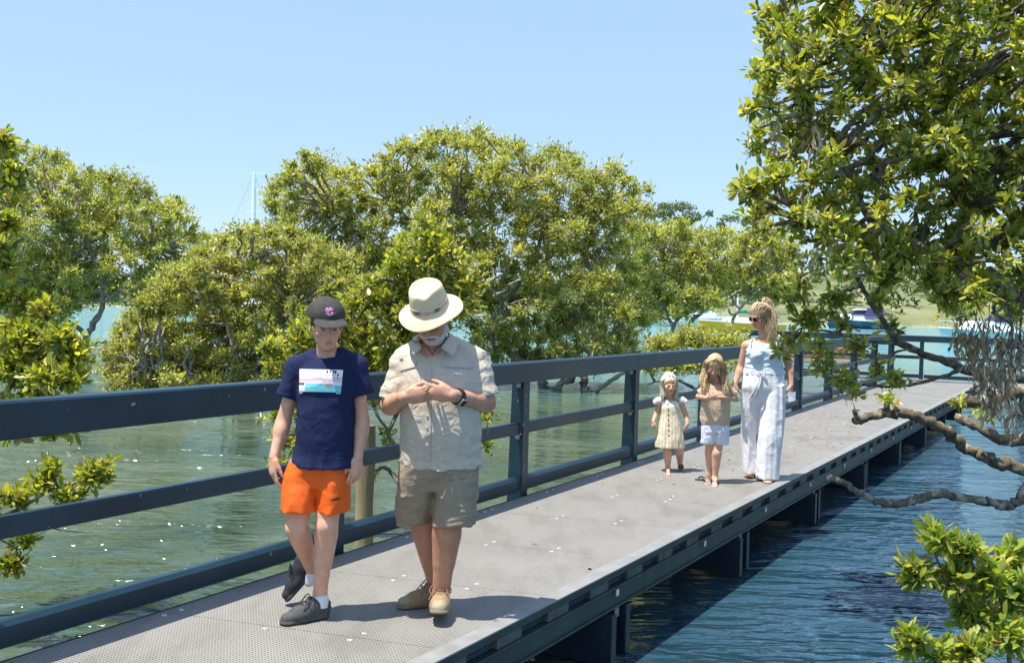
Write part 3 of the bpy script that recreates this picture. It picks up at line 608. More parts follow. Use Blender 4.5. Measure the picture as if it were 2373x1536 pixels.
grow('mangrove_bush', 'yellow-green mangrove bush growing from dark water in front of the broken branch', gp(2330, 1640, WATER_Z),
     [(PT((2330, 1660, 4.3), (2260, 1500, 4.3), (2210, 1390, 4.3), (2170, 1290, 4.3)), .012, .005), (PT((2330, 1660, 4.3), (2340, 1500, 4.3), (2310, 1380, 4.3), (2290, 1300, 4.3)), .012, .005), (PT((2300, 1620, 4.3), (2180, 1540, 4.2), (2120, 1470, 4.2)), .010, .004), (PT((2340, 1600, 4.3), (2400, 1450, 4.3), (2400, 1340, 4.3)), .010, .004)],
     [(2175, 1245, 52, 34, 4.3), (2240, 1275, 48, 32, 4.3), (2120, 1325, 48, 34, 4.3), (2210, 1340, 58, 40, 4.3), (2300, 1345, 62, 48, 4.3), (2370, 1380, 50, 60, 4.3), (2110, 1480, 42, 48, 4.2), (2165, 1510, 48, 36, 4.2), (2250, 1420, 62, 46, 4.3), (2340, 1470, 60, 60, 4.2), (2250, 1510, 58, 42, 4.2), (2350, 1290, 40, 36, 4.4)],
     150, 9, 0.068, m_bark, near=True, sub=6, shell=.6, back=.09, cat='bush', pal=[(0.314, 0.391, 0.078, 5.0), (0.424, 0.454, 0.117, 4.0), (0.157, 0.267, 0.065, 2.0), (0.517, 0.485, 0.156, 1.5), (0.564, 0.345, 0.104, 0.2)])
# ---- big near tree on the right; trunk stands outside the frame
TB = at(2600, 1000, 8.2); TB[2] = WATER_Z
big_limbs = [
    (PT((2640, 1010, 8.2), (2560, 800, 8.2), (2470, 700, 8.0), (2390, 690, 7.8), (2310, 660, 7.6), (2235, 595, 7.4)), .11, .05),
    (PT((2560, 800, 8.2), (2500, 600, 7.6), (2373, 530, 7.4), (2250, 575, 7.2), (2150, 582, 7.1), (2090, 560, 7.1), (2060, 545, 7.0), (1990, 530, 7.0), (1865, 518, 7.0)), .085, .022),
    (PT((2060, 545, 7.0), (2000, 480, 7.0), (1985, 430, 7.0), (1930, 360, 7.0), (1880, 290, 7.0), (1860, 180, 7.0)), .038, .010),
    (PT((2250, 575, 7.2), (2230, 470, 7.2), (2180, 350, 7.3), (2120, 240, 7.3), (2060, 100, 7.3)), .04, .012),
    (PT((2500, 600, 7.6), (2460, 400, 7.6), (2380, 240, 7.6), (2300, 100, 7.6)), .06, .015),
    (PT((2640, 1010, 8.4), (2500, 900, 8.6), (2373, 905, 8.6), (2300, 925, 8.7), (2212, 935, 8.8)), .07, .055),
    (PT((2500, 900, 8.6), (2400, 880, 8.2), (2270, 860, 7.8), (2180, 835, 7.7), (2090, 795, 7.6), (2030, 720, 7.4), (1985, 640, 7.2)), .05, .014),
    (PT((2090, 795, 7.6), (2010, 790, 7.5), (1930, 770, 7.4), (1860, 760, 7.3)), .016, .005),
    (PT((2240, 850, 7.8), (2190, 870, 7.7), (2090, 895, 7.6), (1990, 890, 7.5), (1930, 870, 7.4)), .018, .005),
    (PT((2180, 835, 7.7), (2100, 810, 7.5), (2040, 830, 7.5), (1960, 820, 7.4), (1880, 830, 7.3)), .012, .004),
    (PT((2640, 1010, 8.2), (2560, 1120, 8.4), (2460, 1105, 8.5), (2373, 1088, 8.5), (2300, 1065, 8.5), (2240, 1040, 8.6), (2205, 1005, 8.6), (2150, 975, 8.6), (2090, 957, 8.6), (2030, 962, 8.6), (1982, 975, 8.6)), .06, .040),
    (PT((1990, 972, 8.6), (1982, 958, 8.58), (1978, 952, 8.56)), .022, .014),
    (PT((2640, 1060, 7.8), (2500, 1050, 7.4), (2410, 1090, 7.2), (2365, 1150, 7.1), (2335, 1172, 7.1), (2290, 1162, 7.1), (2220, 1150, 7.1), (2170, 1145, 7.1), (2120, 1158, 7.1), (2080, 1166, 7.1), (2030, 1160, 7.1), (1985, 1138, 7.1), (1950, 1115, 7.1), (1920, 1106, 7.1)), .042, .022),
    (PT((2090, 1164, 7.1), (2085, 1172, 7.1), (2078, 1178, 7.1)), .012, .006),
    (PT((2500, 1000, 8.4), (2400, 1010, 8.2), (2330, 1020, 8.2), (2260, 985, 8.3), (2215, 965, 8.4)), .055, .035),
    (PT((2310, 660, 7.6), (2340, 720, 7.0), (2345, 800, 6.9), (2330, 900, 6.9)), .018, .006),
    (PT((2370, 640, 7.0), (2365, 760, 6.9), (2350, 880, 6.9)), .012, .004)]
big_clumps = scatter([(1770, -40), (2240, -130), (2600, -60), (2720, 180), (2700, 480), (2560, 600), (2330, 690), (2200, 720), (2110, 640), (1950, 640), (1850, 560), (1750, 475), (1710, 440), (1780, 400), (1745, 300), (1735, 180), (1780, 80)], 6.9, 56, .55, lambda x, y: .45 if y > 470 else .06, .72, .90) + [(1712, 440, 24, 12, 6.9), (1770, 530, 26, 26, 6.9), (2180, 650, 55, 42, 7.9), (2260, 690, 55, 45, 8.0), (2330, 640, 55, 45, 8.0), (2200, 712, 40, 28, 8.0), (2350, 720, 40, 40, 8.1), (1850, 655, 45, 30, 7.3), (1830, 700, 32, 28, 7.2), (1930, 690, 55, 34, 7.3), (1880, 740, 55, 34, 7.2), (1960, 750, 50, 32, 7.4), (2030, 700, 45, 34, 7.5), (1840, 790, 40, 26, 7.2), (1900, 800, 45, 26, 7.3), (1800, 812, 25, 18, 7.1), (1990, 800, 45, 24, 7.4), (2060, 760, 40, 26, 7.6), (1900, 850, 35, 20, 7.3), (1950, 880, 60, 20, 7.3), (2030, 860, 45, 24, 7.5), (1985, 915, 40, 16, 7.4), (2070, 880, 35, 20, 7.5), (2060, 925, 22, 16, 8.5), (2225, 935, 14, 16, 8.7), (2280, 960, 26, 14, 8.4)]
bigtree = grow('mangrove_tree', 'huge leafy mangrove overhanging the far half of the boardwalk, with broken bare limbs', TB, big_limbs, big_clumps, 35, 9, 0.078, m_bark, near=True, sub=7, shell=.75, back=.14, branch_r=.010, dv=(.4, 1.25), spread=1.1)
# hanging bunches of dead brown leaves belong to the big tree
dT, dO = [], []
for (px, py, rx, ry, Y, n) in [(2222, 800, 16, 26, 7.5, 16), (2248, 835, 18, 34, 7.4, 22), (2275, 800, 18, 30, 7.3, 20), (2290, 870, 20, 40, 7.2, 24), (2318, 820, 14, 40, 7.0, 18), (2330, 900, 16, 50, 6.9, 22), (2300, 960, 20, 34, 7.2, 22), (2345, 985, 16, 30, 6.9, 16), (2355, 840, 12, 60, 6.9, 16), (2262, 900, 12, 26, 7.3, 10), (1885, 355, 14, 18, 6.6, 8), (1795, 340, 8, 25, 6.7, 6)]:
    C_ = at(px, py, Y); r = rng.normal(size=(n, 3)); r /= np.linalg.norm(r, axis=1, keepdims=True); k = Y / FPX
    dT.append(C_ + r * rng.uniform(.2, 1, (n, 1)) ** .5 * np.array([rx * k, rx * k, ry * k])); o_ = np.tile([0, 0, -1.0], (n, 1)) + rng.normal(size=(n, 3)) * .2; dO.append(o_ / np.linalg.norm(o_, axis=1, keepdims=True))
dT, dO = np.vstack(dT), np.vstack(dO)
P, d, s_, nn, ln = leaf_frames(dT, dO, 4, .080, .50, .16, -.35, 0)
V, F, Cc = leaves_mesh(P, d, s_ * .66, nn, ln, LEAF6, leaf_colors(len(P), [(0.60, 0.46, 0.30, 4), (0.42, 0.29, 0.17, 3), (0.72, 0.60, 0.42, 2), (.25, .17, .11, 1)]))
V[:, :] = V; dl = mk('dead_leaves', V, F, m_dead, bigtree, Cc); dl['kind'] = 'stuff'
tb = MB()
for q in range(0, len(dT), 2):
    A = dT[q] + np.array([rng.uniform(-.1, .1), rng.uniform(-.05, .05), rng.uniform(.12, .3)]); tb.tube(wiggle(A, dT[q], 5, .06), np.linspace(.004, .002, 5), 4, cap=False)
dt_ = tb.build('dead_twigs', m_bark2, bigtree, True); dt_['kind'] = 'stuff'

# ---- woodland on the far shore (one far-off mass) and three tall gum trees
n = 1300; xs_ = rng.uniform(-260, 300, n); ys_ = rng.uniform(212, 330, n); V_, F_, C_s = [], [], []; off = 0
for x, y in zip(xs_, ys_):
    dens = 0.75 if x < 10 else (0.55 if y < 270 else .8)
    if rng.uniform() > dens: continue
    h0 = shore_h(x, y); hgt = rng.uniform(2.5, 8) if x > 0 else rng.uniform(2, 6); m = 40
    r = rng.normal(size=(m, 3)); r /= np.linalg.norm(r, axis=1, keepdims=True); Pq = np.array([x, y, h0 + hgt * .6]) + r * rng.uniform(.5, 1, (m, 1)) * np.array([hgt * .45, hgt * .45, hgt * .45])
    dd = rng.normal(size=(m, 3)); dd /= np.linalg.norm(dd, axis=1, keepdims=True); n_ = orth(dd, rng.normal(size=(m, 3)) + np.array([0, 0, .8])); s2 = np.cross(n_, dd)
    v, f, c = leaves_mesh(Pq, dd, s2, n_, np.full(m, hgt * .38) * rng.uniform(.6, 1.3, m), LEAF2, leaf_colors(m, [(0.11, 0.135, 0.05, 3), (0.17, 0.185, 0.08, 3), (0.07, 0.095, 0.04, 2)]) * rng.uniform(.8, 1.25))
    V_.append(v); F_.append(f + off); C_s.append(c); off += len(v)
tag(mk('far_woodland', np.vstack(V_), np.vstack(F_), m_leaf_far, None, np.vstack(C_s)), 'pale scrub and woodland covering the opposite shore', 'woodland', kind='stuff')
def gum(px, Y, discs, label):
    x0 = at(px, 700, Y)[0]; base = np.array([x0, Y, shore_h(x0, Y) if Y > 215 else .5]); limbs = []; tips = []
    root = empty('gum_tree', base); tag(root, label, 'tree'); tb = MB(); k = Y / FPX
    fork = at(px, 610, Y)
    tb.tube(spline([base, (base + fork) / 2 + [.4, 0, 0], fork], 6), np.linspace(.5, .3, 13), 7)
    V_, F_, C_s = [], [], []; off = 0
    for (cx_, cy_, rx, ry) in discs:
        c = at(cx_, cy_, Y + rng.uniform(-2, 2)); P = wiggle(fork, c - [0, 0, ry * k * .6], 7, .04); tb.tube(P, np.linspace(.22, .07, 7), 5)
        m = int(9 * rx * ry / 10) + 60; r = rng.normal(size=(m, 3)); r /= np.linalg.norm(r, axis=1, keepdims=True); r[:, 2] = np.where(r[:, 2] < 0, r[:, 2] * .45, r[:, 2])
        Pq = c + r * rng.uniform(.55, 1.05, (m, 1)) * np.array([rx * k, rx * k, ry * k])
        dd = rng.normal(size=(m, 3)); dd /= np.linalg.norm(dd, axis=1, keepdims=True); n_ = orth(dd, rng.normal(size=(m, 3)) + np.array([0, 0, .7])); s2 = np.cross(n_, dd)
        v, f, cc = leaves_mesh(Pq, dd, s2, n_, rng.uniform(.45, 1.0, m), LEAF2, leaf_colors(m, [(0.13, 0.17, 0.07, 3), (0.20, 0.23, 0.10, 3), (0.09, 0.12, 0.05, 2)]))
        V_.append(v); F_.append(f + off); C_s.append(cc); off += len(v)
    tb.build('trunk', m_bark2, root, True); cr = mk('crown', np.vstack(V_), np.vstack(F_), m_leaf_far, root, np.vstack(C_s)); cr['kind'] = 'stuff'
gum(1590, 225, [(1535, 495, 30, 14), (1580, 482, 34, 13), (1605, 505, 26, 14), (1540, 478, 16, 8), (1570, 515, 40, 14), (1645, 496, 8, 6), (1500, 500, 22, 10)], 'tall flat-topped gum tree on the far shore behind the central mangrove')
gum(1700, 228, [(1690, 508, 24, 9), (1735, 515, 24, 11), (1670, 522, 12, 7), (1760, 530, 14, 9)], 'umbrella-crowned gum tree on the far shore beside the thin mast')
gum(1800, 230, [(1790, 490, 22, 12), (1820, 530, 26, 14), (1780, 545, 20, 10), (1860, 500, 30, 14)], 'tall gum tree on the far shore behind the overhanging mangrove')
# ---- fallen leaves lying on the deck
m_fallen = leaf_material('fallen_leaf', .6, .05, .3)
fv, ff = LEAF6; fl_me = []
for c in [(0.42, 0.34, 0.06), (0.35, 0.22, 0.08), (0.22, 0.13, 0.06), (0.48, 0.42, 0.14), (0.3, 0.28, 0.06)]:
    v = fv.copy(); v[:, 2] = np.abs(v[:, 2]) * 1.6; me = mesh_np('fallen_leaf', v, ff, np.tile(c, (7, 1))); me.materials.append(m_fallen); fl_me.append(me)
for q in range(250):
    s = rng.normal(5.8, 1.7) if q < 240 else rng.uniform(-3, 9); t = rng.uniform(.12, 1.5)
    if not (-4.5 < s < 16): continue
    o = bpy.data.objects.new('fallen_leaf', fl_me[q % 5]); coll.objects.link(o); p = W(s, t, 0.0035); l = rng.uniform(.03, .07)
    o.location = Vector(p); o.scale = (l, l, l); o.rotation_euler = (rng.uniform(-.12, .12), rng.uniform(-.12, .12), rng.uniform(0, 6.28))
    tag(o, ['small golden yellow fallen leaf', 'small orange-brown fallen leaf', 'small dark brown fallen leaf', 'small pale straw fallen leaf', 'small olive fallen leaf'][q % 5] + ' lying on the grey boardwalk grating', 'leaf', 'fallen leaves on the boardwalk')
# ================================================================== PEOPLE (implicit surfaces -> one continuous mesh each)
def V3(a): return np.asarray(a, np.float32)
class Field:
    def __init__(s, lo, hi, h):
        s.h = h; s.lo = np.asarray(lo, float); s.n = np.ceil((np.asarray(hi) - s.lo) / h).astype(int) + 1
        s.d = np.full(s.n, 1.0, np.float32)
    def _win(s, lo, hi):
        a = np.clip(np.floor((np.asarray(lo) - s.lo) / s.h).astype(int), 0, s.n - 1); b = np.clip(np.ceil((np.asarray(hi) - s.lo) / s.h).astype(int) + 1, 1, s.n)
        if (b <= a).any(): return None
        ax = [(s.lo[i] + np.arange(a[i], b[i]) * s.h).astype(np.float32) for i in range(3)]
        return tuple(slice(a[i], b[i]) for i in range(3)), ax
    def _put(s, sl, d, k, op):
        c = s.d[sl]
        if op == 'sub': d = -d
        if op == 'add':
            if k > 0: h_ = np.clip(0.5 + 0.5 * (c - d) / k, 0, 1); r = c * (1 - h_) + d * h_ - k * h_ * (1 - h_)
            else: r = np.minimum(c, d)
        else:
            if k > 0: h_ = np.clip(0.5 - 0.5 * (c - d) / k, 0, 1); r = c * (1 - h_) + d * h_ + k * h_ * (1 - h_)
            else: r = np.maximum(c, d)
        s.d[sl] = r
    def cap(s, a, b, ra, rb=None, k=0.012, op='add', flat=None, cut=None, sq=None):
        """tapered capsule; sq=(axis vec, factor) squashes along an axis; cut=True gives a flat end at b"""
        a, b = np.asarray(a, float), np.asarray(b, float); rb = ra if rb is None else rb; m = max(ra, rb) + k + 3 * s.h
        if sq is not None: m *= max(1, 1 / sq[1])
        w = s._win(np.minimum(a, b) - m, np.maximum(a, b) + m)
        if w is None: return s
        sl, ax = w; X = ax[0][:, None, None] - a[0]; Y = ax[1][None, :, None] - a[1]; Z = ax[2][None, None, :] - a[2]
        u = b - a; L2 = float(u @ u) + 1e-12; tt = (X * u[0] + Y * u[1] + Z * u[2]) / L2; t = np.clip(tt, 0, 1)
        dx, dy, dz = X - t * u[0], Y - t * u[1], Z - t * u[2]
        if sq is not None:
            e = np.asarray(sq[0], float); e = e / np.linalg.norm(e); q = dx * e[0] + dy * e[1] + dz * e[2]; f = 1 / sq[1] - 1
            dx, dy, dz = dx + q * f * e[0], dy + q * f * e[1], dz + q * f * e[2]
        d = np.sqrt(dx * dx + dy * dy + dz * dz) - (ra + (rb - ra) * t)
        if cut: d = np.maximum(d, (tt - 1) * math.sqrt(L2))
        s._put(sl, d, k, op); return s
    def ell(s, c, r, R=None, k=0.012, op='add'):
        c = np.asarray(c, float); r = np.asarray(r, float); m = r.max() + k + 3 * s.h
        w = s._win(c - m, c + m)
        if w is None: return s
        sl, ax = w; X = ax[0][:, None, None] - c[0]; Y = ax[1][None, :, None] - c[1]; Z = ax[2][None, None, :] - c[2]
        if R is not None: X, Y, Z = R[0, 0] * X + R[1, 0] * Y + R[2, 0] * Z, R[0, 1] * X + R[1, 1] * Y + R[2, 1] * Z, R[0, 2] * X + R[1, 2] * Y + R[2, 2] * Z
        k0 = np.sqrt((X / r[0]) ** 2 + (Y / r[1]) ** 2 + (Z / r[2]) ** 2); k1 = np.sqrt((X / r[0] ** 2) ** 2 + (Y / r[1] ** 2) ** 2 + (Z / r[2] ** 2) ** 2) + 1e-6
        d = np.where(k0 < 0.3, (k0 - 1) * r.min(), k0 * (k0 - 1) / k1); s._put(sl, d, k, op); return s
    def box(s, c, r, R=None, rd=0.01, k=0.01, op='add'):
        c = np.asarray(c, float); r = np.asarray(r, float); m = np.linalg.norm(r) + k + rd + 3 * s.h
        w = s._win(c - m, c + m)
        if w is None: return s
        sl, ax = w; X = ax[0][:, None, None] - c[0]; Y = ax[1][None, :, None] - c[1]; Z = ax[2][None, None, :] - c[2]
        if R is not None: X, Y, Z = R[0, 0] * X + R[1, 0] * Y + R[2, 0] * Z, R[0, 1] * X + R[1, 1] * Y + R[2, 1] * Z, R[0, 2] * X + R[1, 2] * Y + R[2, 2] * Z
        qx, qy, qz = np.abs(X) - r[0] + rd, np.abs(Y) - r[1] + rd, np.abs(Z) - r[2] + rd
        d = np.sqrt(np.maximum(qx, 0) ** 2 + np.maximum(qy, 0) ** 2 + np.maximum(qz, 0) ** 2) + np.minimum(np.maximum(qx, np.maximum(qy, qz)), 0) - rd
        s._put(sl, d, k, op); return s
    def loft(s, rings, k=0.015, op='add', pw=2.3, edge=0.006):
        """rings: (cx, cy, z, half-width, half-depth) stacked in z, cut flat at both ends"""
        r = np.array(sorted(rings, key=lambda q: q[2]), float); m = r[:, 3:].max() + k + 3 * s.h
        w = s._win([r[:, 0].min() - m, r[:, 1].min() - m, r[0, 2] - 3 * s.h - k], [r[:, 0].max() + m, r[:, 1].max() + m, r[-1, 2] + 3 * s.h + k])
        if w is None: return s
        sl, ax = w; z = ax[2]; zz = np.clip(z, r[0, 2], r[-1, 2]); f = [np.interp(zz, r[:, 2], r[:, i]) for i in (0, 1, 3, 4)]
        if len(r) > 2:
            ker = max(3, int(0.05 / s.h) | 1); f = [np.convolve(np.pad(q, ker // 2, mode='edge'), np.ones(ker) / ker, 'valid') for q in f]
        X = np.abs(ax[0][:, None, None] - f[0][None, None, :]) / f[2][None, None, :]; Y = np.abs(ax[1][None, :, None] - f[1][None, None, :]) / f[3][None, None, :]
        q = (X ** pw + Y ** pw) ** (1 / pw); mn = np.minimum(f[2], f[3])[None, None, :]; d = (q - 1) * mn
        d = np.maximum(d, np.maximum(r[0, 2] - z, z - r[-1, 2])[None, None, :]); s._put(sl, d.astype(np.float32), k, op); return s
    def cutz(s, z, above=True):
        zz = s.lo[2] + np.arange(s.n[2]) * s.h; q = (zz - z) if above else (z - zz); s.d = np.maximum(s.d, q[None, None, :].astype(np.float32)); return s
    def plane(s, p, n_):
        """keep the side the normal points away from"""
        n_ = np.asarray(n_, float) / np.linalg.norm(n_); ax = [s.lo[i] + np.arange(s.n[i]) * s.h for i in range(3)]
        q = (ax[0][:, None, None] - p[0]) * n_[0] + (ax[1][None, :, None] - p[1]) * n_[1] + (ax[2][None, None, :] - p[2]) * n_[2]
        s.d = np.maximum(s.d, q.astype(np.float32)); return s
    def wrinkle(s, fn, band=0.03):
        idx = np.argwhere(np.abs(s.d) < band); P = (s.lo + idx * s.h).astype(np.float32); s.d[tuple(idx.T)] -= fn(P).astype(np.float32); return s
    def sample(s, P):
        q = (np.asarray(P) - s.lo) / s.h; i = np.clip(np.floor(q).astype(int), 0, s.n - 2); f = q - i; r = 0
        for dx in (0, 1):
            for dy in (0, 1):
                for dz in (0, 1):
                    r = r + s.d[i[:, 0] + dx, i[:, 1] + dy, i[:, 2] + dz] * (f[:, 0] if dx else 1 - f[:, 0]) * (f[:, 1] if dy else 1 - f[:, 1]) * (f[:, 2] if dz else 1 - f[:, 2])
        return r
    def mesh(s):
        d = s.d; nx, ny, nz = d.shape; ins = d < 0
        cnt = np.zeros((nx - 1, ny - 1, nz - 1), np.int8)
        for a in (0, 1):
            for b_ in (0, 1):
                for c in (0, 1): cnt += ins[a:nx - 1 + a, b_:ny - 1 + b_, c:nz - 1 + c]
        act = np.argwhere((cnt > 0) & (cnt < 8)); vid = np.full(cnt.shape, -1, np.int32); vid[tuple(act.T)] = np.arange(len(act))
        cor = {(a, b_, c): d[act[:, 0] + a, act[:, 1] + b_, act[:, 2] + c] for a in (0, 1) for b_ in (0, 1) for c in (0, 1)}
        P = np.zeros((len(act), 3)); N = np.zeros(len(act))
        for a in cor:
            for axis in range(3):
                if a[axis]: continue
                b_ = list(a); b_[axis] = 1; b_ = tuple(b_); d0, d1 = cor[a], cor[b_]; m = (d0 < 0) != (d1 < 0); t = np.where(m, d0 / np.where(m, d0 - d1, 1), 0)
                q = np.tile(np.array(a, float), (len(act), 1)); q[:, axis] += t; P += q * m[:, None]; N += m
        Vx = s.lo + (act + P / N[:, None]) * s.h; F = []
        for axis in range(3):
            sl0 = [slice(1, -1)] * 3; sl1 = [slice(1, -1)] * 3; sl0[axis] = slice(0, -1); sl1[axis] = slice(1, None)
            A, B = ins[tuple(sl0)], ins[tuple(sl1)]; e = np.argwhere(A != B); o = np.ones(3, int); o[axis] = 0; e2 = e + o
            u, v = [(1, 2), (2, 0), (0, 1)][axis]; du = np.zeros(3, int); du[u] = 1; dv = np.zeros(3, int); dv[v] = 1
            q = np.stack([vid[tuple((e2 - du - dv).T)], vid[tuple((e2 - dv).T)], vid[tuple(e2.T)], vid[tuple((e2 - du).T)]], 1)
            fl = A[tuple(e.T)]; q[~fl] = q[~fl][:, ::-1]; F.append(q)
        F = np.vstack(F); F = F[(F >= 0).all(1)]; return Vx, F
    def build(s, name, mat, parent, colfn=None, relax=1):
        Vx, F = s.mesh()
        for _ in range(relax):        # light smoothing
            acc = np.zeros_like(Vx); c = np.zeros(len(Vx))
            for i in range(4):
                np.add.at(acc, F[:, i], Vx[F[:, (i + 1) % 4]]); np.add.at(c, F[:, i], 1)
            Vx = Vx * .5 + .5 * acc / np.maximum(c, 1)[:, None]
        return mk(name, Vx, F, mat, parent, colfn(Vx) if colfn else None, True)
    def hit(s, px, py, Y0, Y1, off=0.002):
        """points on this surface met along the sight lines of px,py (arrays)"""
        px, py = np.asarray(px, float), np.asarray(py, float); r = cF * FPX + (px - PW / 2)[:, None] * cR - (py - PH / 2)[:, None] * cU; r = r / r[:, 1:2]
        Y = np.full(len(px), Y0, float); alive = np.ones(len(px), bool)
        for _ in range(260):
            P = cC + r * Y[:, None]; dd = s.sample(P); alive &= (dd > 0.0004) & (Y < Y1); Y = Y + np.where(alive, np.clip(dd * .6, 0.0006, .05), 0)
            if not alive.any(): break
        return cC + r * (Y - off)[:, None]
def frame(fwd, up):
    f = np.asarray(fwd, float); f /= np.linalg.norm(f); u = np.asarray(up, float); r = np.cross(f, u); r /= np.linalg.norm(r); u = np.cross(r, f); return np.stack([r, f, u], 1)     # columns: right, forward, up
def head(F, c, R, s=1.0, k=0.012, male=True, child=False, ears=True, open_mouth=False):
    """adult head 0.23 m high for s=1; local x right, y forward, z up"""
    def T(*p): return np.asarray(c) + R @ (np.array(p) * s)
    def E(p, r, kk=k, op='add'): F.ell(T(*p), np.array(r) * s, R, kk * s, op)
    fz = 0.9 if child else 1.0; jw = 0.92 if child else (1.0 if male else .93)
    E((0, -.012, .036), (.077, .097, .084 if not child else .088)); E((0, .028, -.042 * fz), (.059 * jw, .066, .074 * fz), .02)
    E((0, .060, -.098 * fz), (.026 * jw, .024, .019), .018)
    for q in (-1, 1):
        F.cap(T(q * .054 * jw, .0, -.045), T(q * .02, .058, -.094 * fz), .018 * s, .014 * s, .018 * s)
        E((q * .041, .060, -.024), (.022, .022, .021) if not child else (.026, .026, .026), .016); E((q * .031, .098, .003), (.0165, .012, .0095), .008, 'sub'); E((q * .031, .0765, .003), (.0135, .0135, .0125), .003)
        F.cap(T(q * .018, .089, .010), T(q * .044, .080, .008), .0045 * s, .004 * s, .004 * s); E((q * .0125, .099, -.033), (.0085, .010, .0075), .005)
        if ears: E((q * .079, -.008, -.016), (.008, .017, .029), .006); E((q * .086, -.004, -.014), (.005, .009, .017), .004, 'sub')
    if not child: F.cap(T(-.038, .083, .024), T(.038, .083, .024), .009 * s, None, .014 * s)
    F.cap(T(0, .088, .014), T(0, .114 if not child else .107, -.028), .0075 * s, .0125 * s, .009 * s)
    F.cap(T(-.019, .0905, -.0605 * fz), T(.019, .0905, -.0605 * fz), .0055 * s, None, .006 * s); F.cap(T(-.015, .0895, -.072 * fz), T(.015, .0895, -.072 * fz), .0065 * s, None, .006 * s)
    F.cap(T(-.021, .100, -.0662 * fz), T(.021, .100, -.0662 * fz), .0022 * s, None, .002 * s, 'sub')
    return T
def head_cols(V, c, R, s, col, skin, brow=(.16, .10, .06), eye=(.03, .025, .02), lip=None, child=False, blush=.12):
    q = ((V - np.asarray(c)) @ R) / s; x, y, z = np.abs(q[:, 0]), q[:, 1], q[:, 2]; fz = .9 if child else 1.; inb = (np.abs(q) < .16).all(1)
    def mixin(m, cc, a=1.0):
        m = (np.clip(m, 0, 1) * a * inb)[:, None]; col[:] = col * (1 - m) + np.array(cc) * m
    lip = lip or (skin[0] * .88, skin[1] * .58, skin[2] * .55)
    mixin(np.exp(-(((x - .042) / .02) ** 2 + ((z + .03) / .02) ** 2)) * (y > .03), (skin[0] * 1.0, skin[1] * .72, skin[2] * .62), blush * 2)
    mixin(np.exp(-((x / .012) ** 2 + ((z + .03) / .012) ** 2)) * (y > .1), (skin[0] * .98, skin[1] * .7, skin[2] * .6), .5)
    mixin((1 - ((x / .024) ** 2 + ((z + .066 * fz) / .0125) ** 2)) * 3 * (y > .07), lip, .85); mixin((1 - ((x / .022) ** 2 + ((z + .0662 * fz) / .002) ** 2)) * 2 * (y > .06), np.array(lip) * .35)
    ex = (x - .031) / .0155; ez = (z - .001) / .0046; mixin((1 - (ex ** 2 + ez ** 2)) * 3 * (y > .06), (.46, .42, .39)); mixin((1 - (((x - .030) / .0075) ** 2 + (ez / 1.1) ** 2)) * 4 * (y > .06), eye)
    mixin((1 - (((x - .031) / .018) ** 2 + ((z - .0085) / .0024) ** 2)) * 2 * (y > .05), np.array(brow) * .4, .9)
    mixin((1 - (((x - .033) / .022) ** 2 + ((z - .0245 + (x - .033) * .12) / .0048) ** 2)) * 1.6 * (y > .05), brow, .8)
def hand(F, wrist, fdir, palm, thumb_dir, s=1.0, curl=(25, 35, 25), spread=4, thumb=(35, 20), k=0.006):
    """five fingers; fdir = towards the finger tips, palm = palm normal (the side the fingers curl to)"""
    f = np.asarray(fdir, float); f /= np.linalg.norm(f); p = np.asarray(palm, float); p -= f * (p @ f); p /= np.linalg.norm(p); sd = np.asarray(thumb_dir, float); sd -= f * (sd @ f) + p * (sd @ p); sd /= np.linalg.norm(sd)
    w = np.asarray(wrist, float); R = np.stack([sd, f, p], 1)
    F.ell(w + f * .052 * s, np.array([.041, .056, .0165]) * s, R, .012 * s); F.cap(w - f * .01 * s, w + f * .03 * s, .024 * s, .026 * s, .012 * s, sq=(p, .72))
    for i, (o, l) in enumerate([(.029, .92), (.0095, 1.0), (-.0105, .94), (-.0295, .76)]):
        b_ = w + f * (.092 - .004 * abs(i - 1)) * s + sd * o * s; a = 0.0; sp = rad(spread) * (1.5 - i); r = [.0098, .0088, .0080, .0070]; P = b_ - f * .012 * s
        for j, (ln_, cu) in enumerate(zip((.046, .028, .022), curl)):
            a += rad(cu + (i - 1.2) * 5); dv = (f * math.cos(a) + p * math.sin(a)) + sd * math.sin(sp); dv /= np.linalg.norm(dv); Q = P + dv * (ln_ * l + (.012 if j == 0 else 0)) * s
            F.cap(P, Q, r[j] * s, r[j + 1] * s, .003 * s); P = Q
    P = w + f * .022 * s + sd * .026 * s; a0, a1 = rad(thumb[0]), rad(thumb[1]); dv = f * math.cos(a0) + sd * math.sin(a0) + p * .35; dv /= np.linalg.norm(dv)
    Q = P + dv * .042 * s; F.cap(P, Q, .0155 * s, .0115 * s, .010 * s); dv = dv * math.cos(a1) + (f * .8 + p * .5 - sd * .35) * math.sin(a1); dv /= np.linalg.norm(dv); P2 = Q + dv * .030 * s; F.cap(Q, P2, .0112 * s, .0095 * s, .003 * s); dv = dv + p * .15 - sd * .12; dv /= np.linalg.norm(dv); F.cap(P2, P2 + dv * .024 * s, .0095 * s, .0075 * s, .003 * s)
def leg(F, hip, knee, ank, r=(.085, .056, .058, .036), calf=(0, 1, 0), k=.02):
    hip, knee, ank = map(np.asarray, (hip, knee, ank)); F.cap(hip, knee, r[0], r[1], k); F.cap(knee, ank, r[1] * .93, r[3], k)
    m = knee * .66 + ank * .34; cv = np.asarray(calf, float); F.cap(knee * .85 + ank * .15 + cv * .012, knee * .5 + ank * .5 + cv * .012, r[2], r[2] * .72, .03); F.ell(knee - cv * .02, np.array([.036, .03, .042]) * r[1] / .056, None, .02)
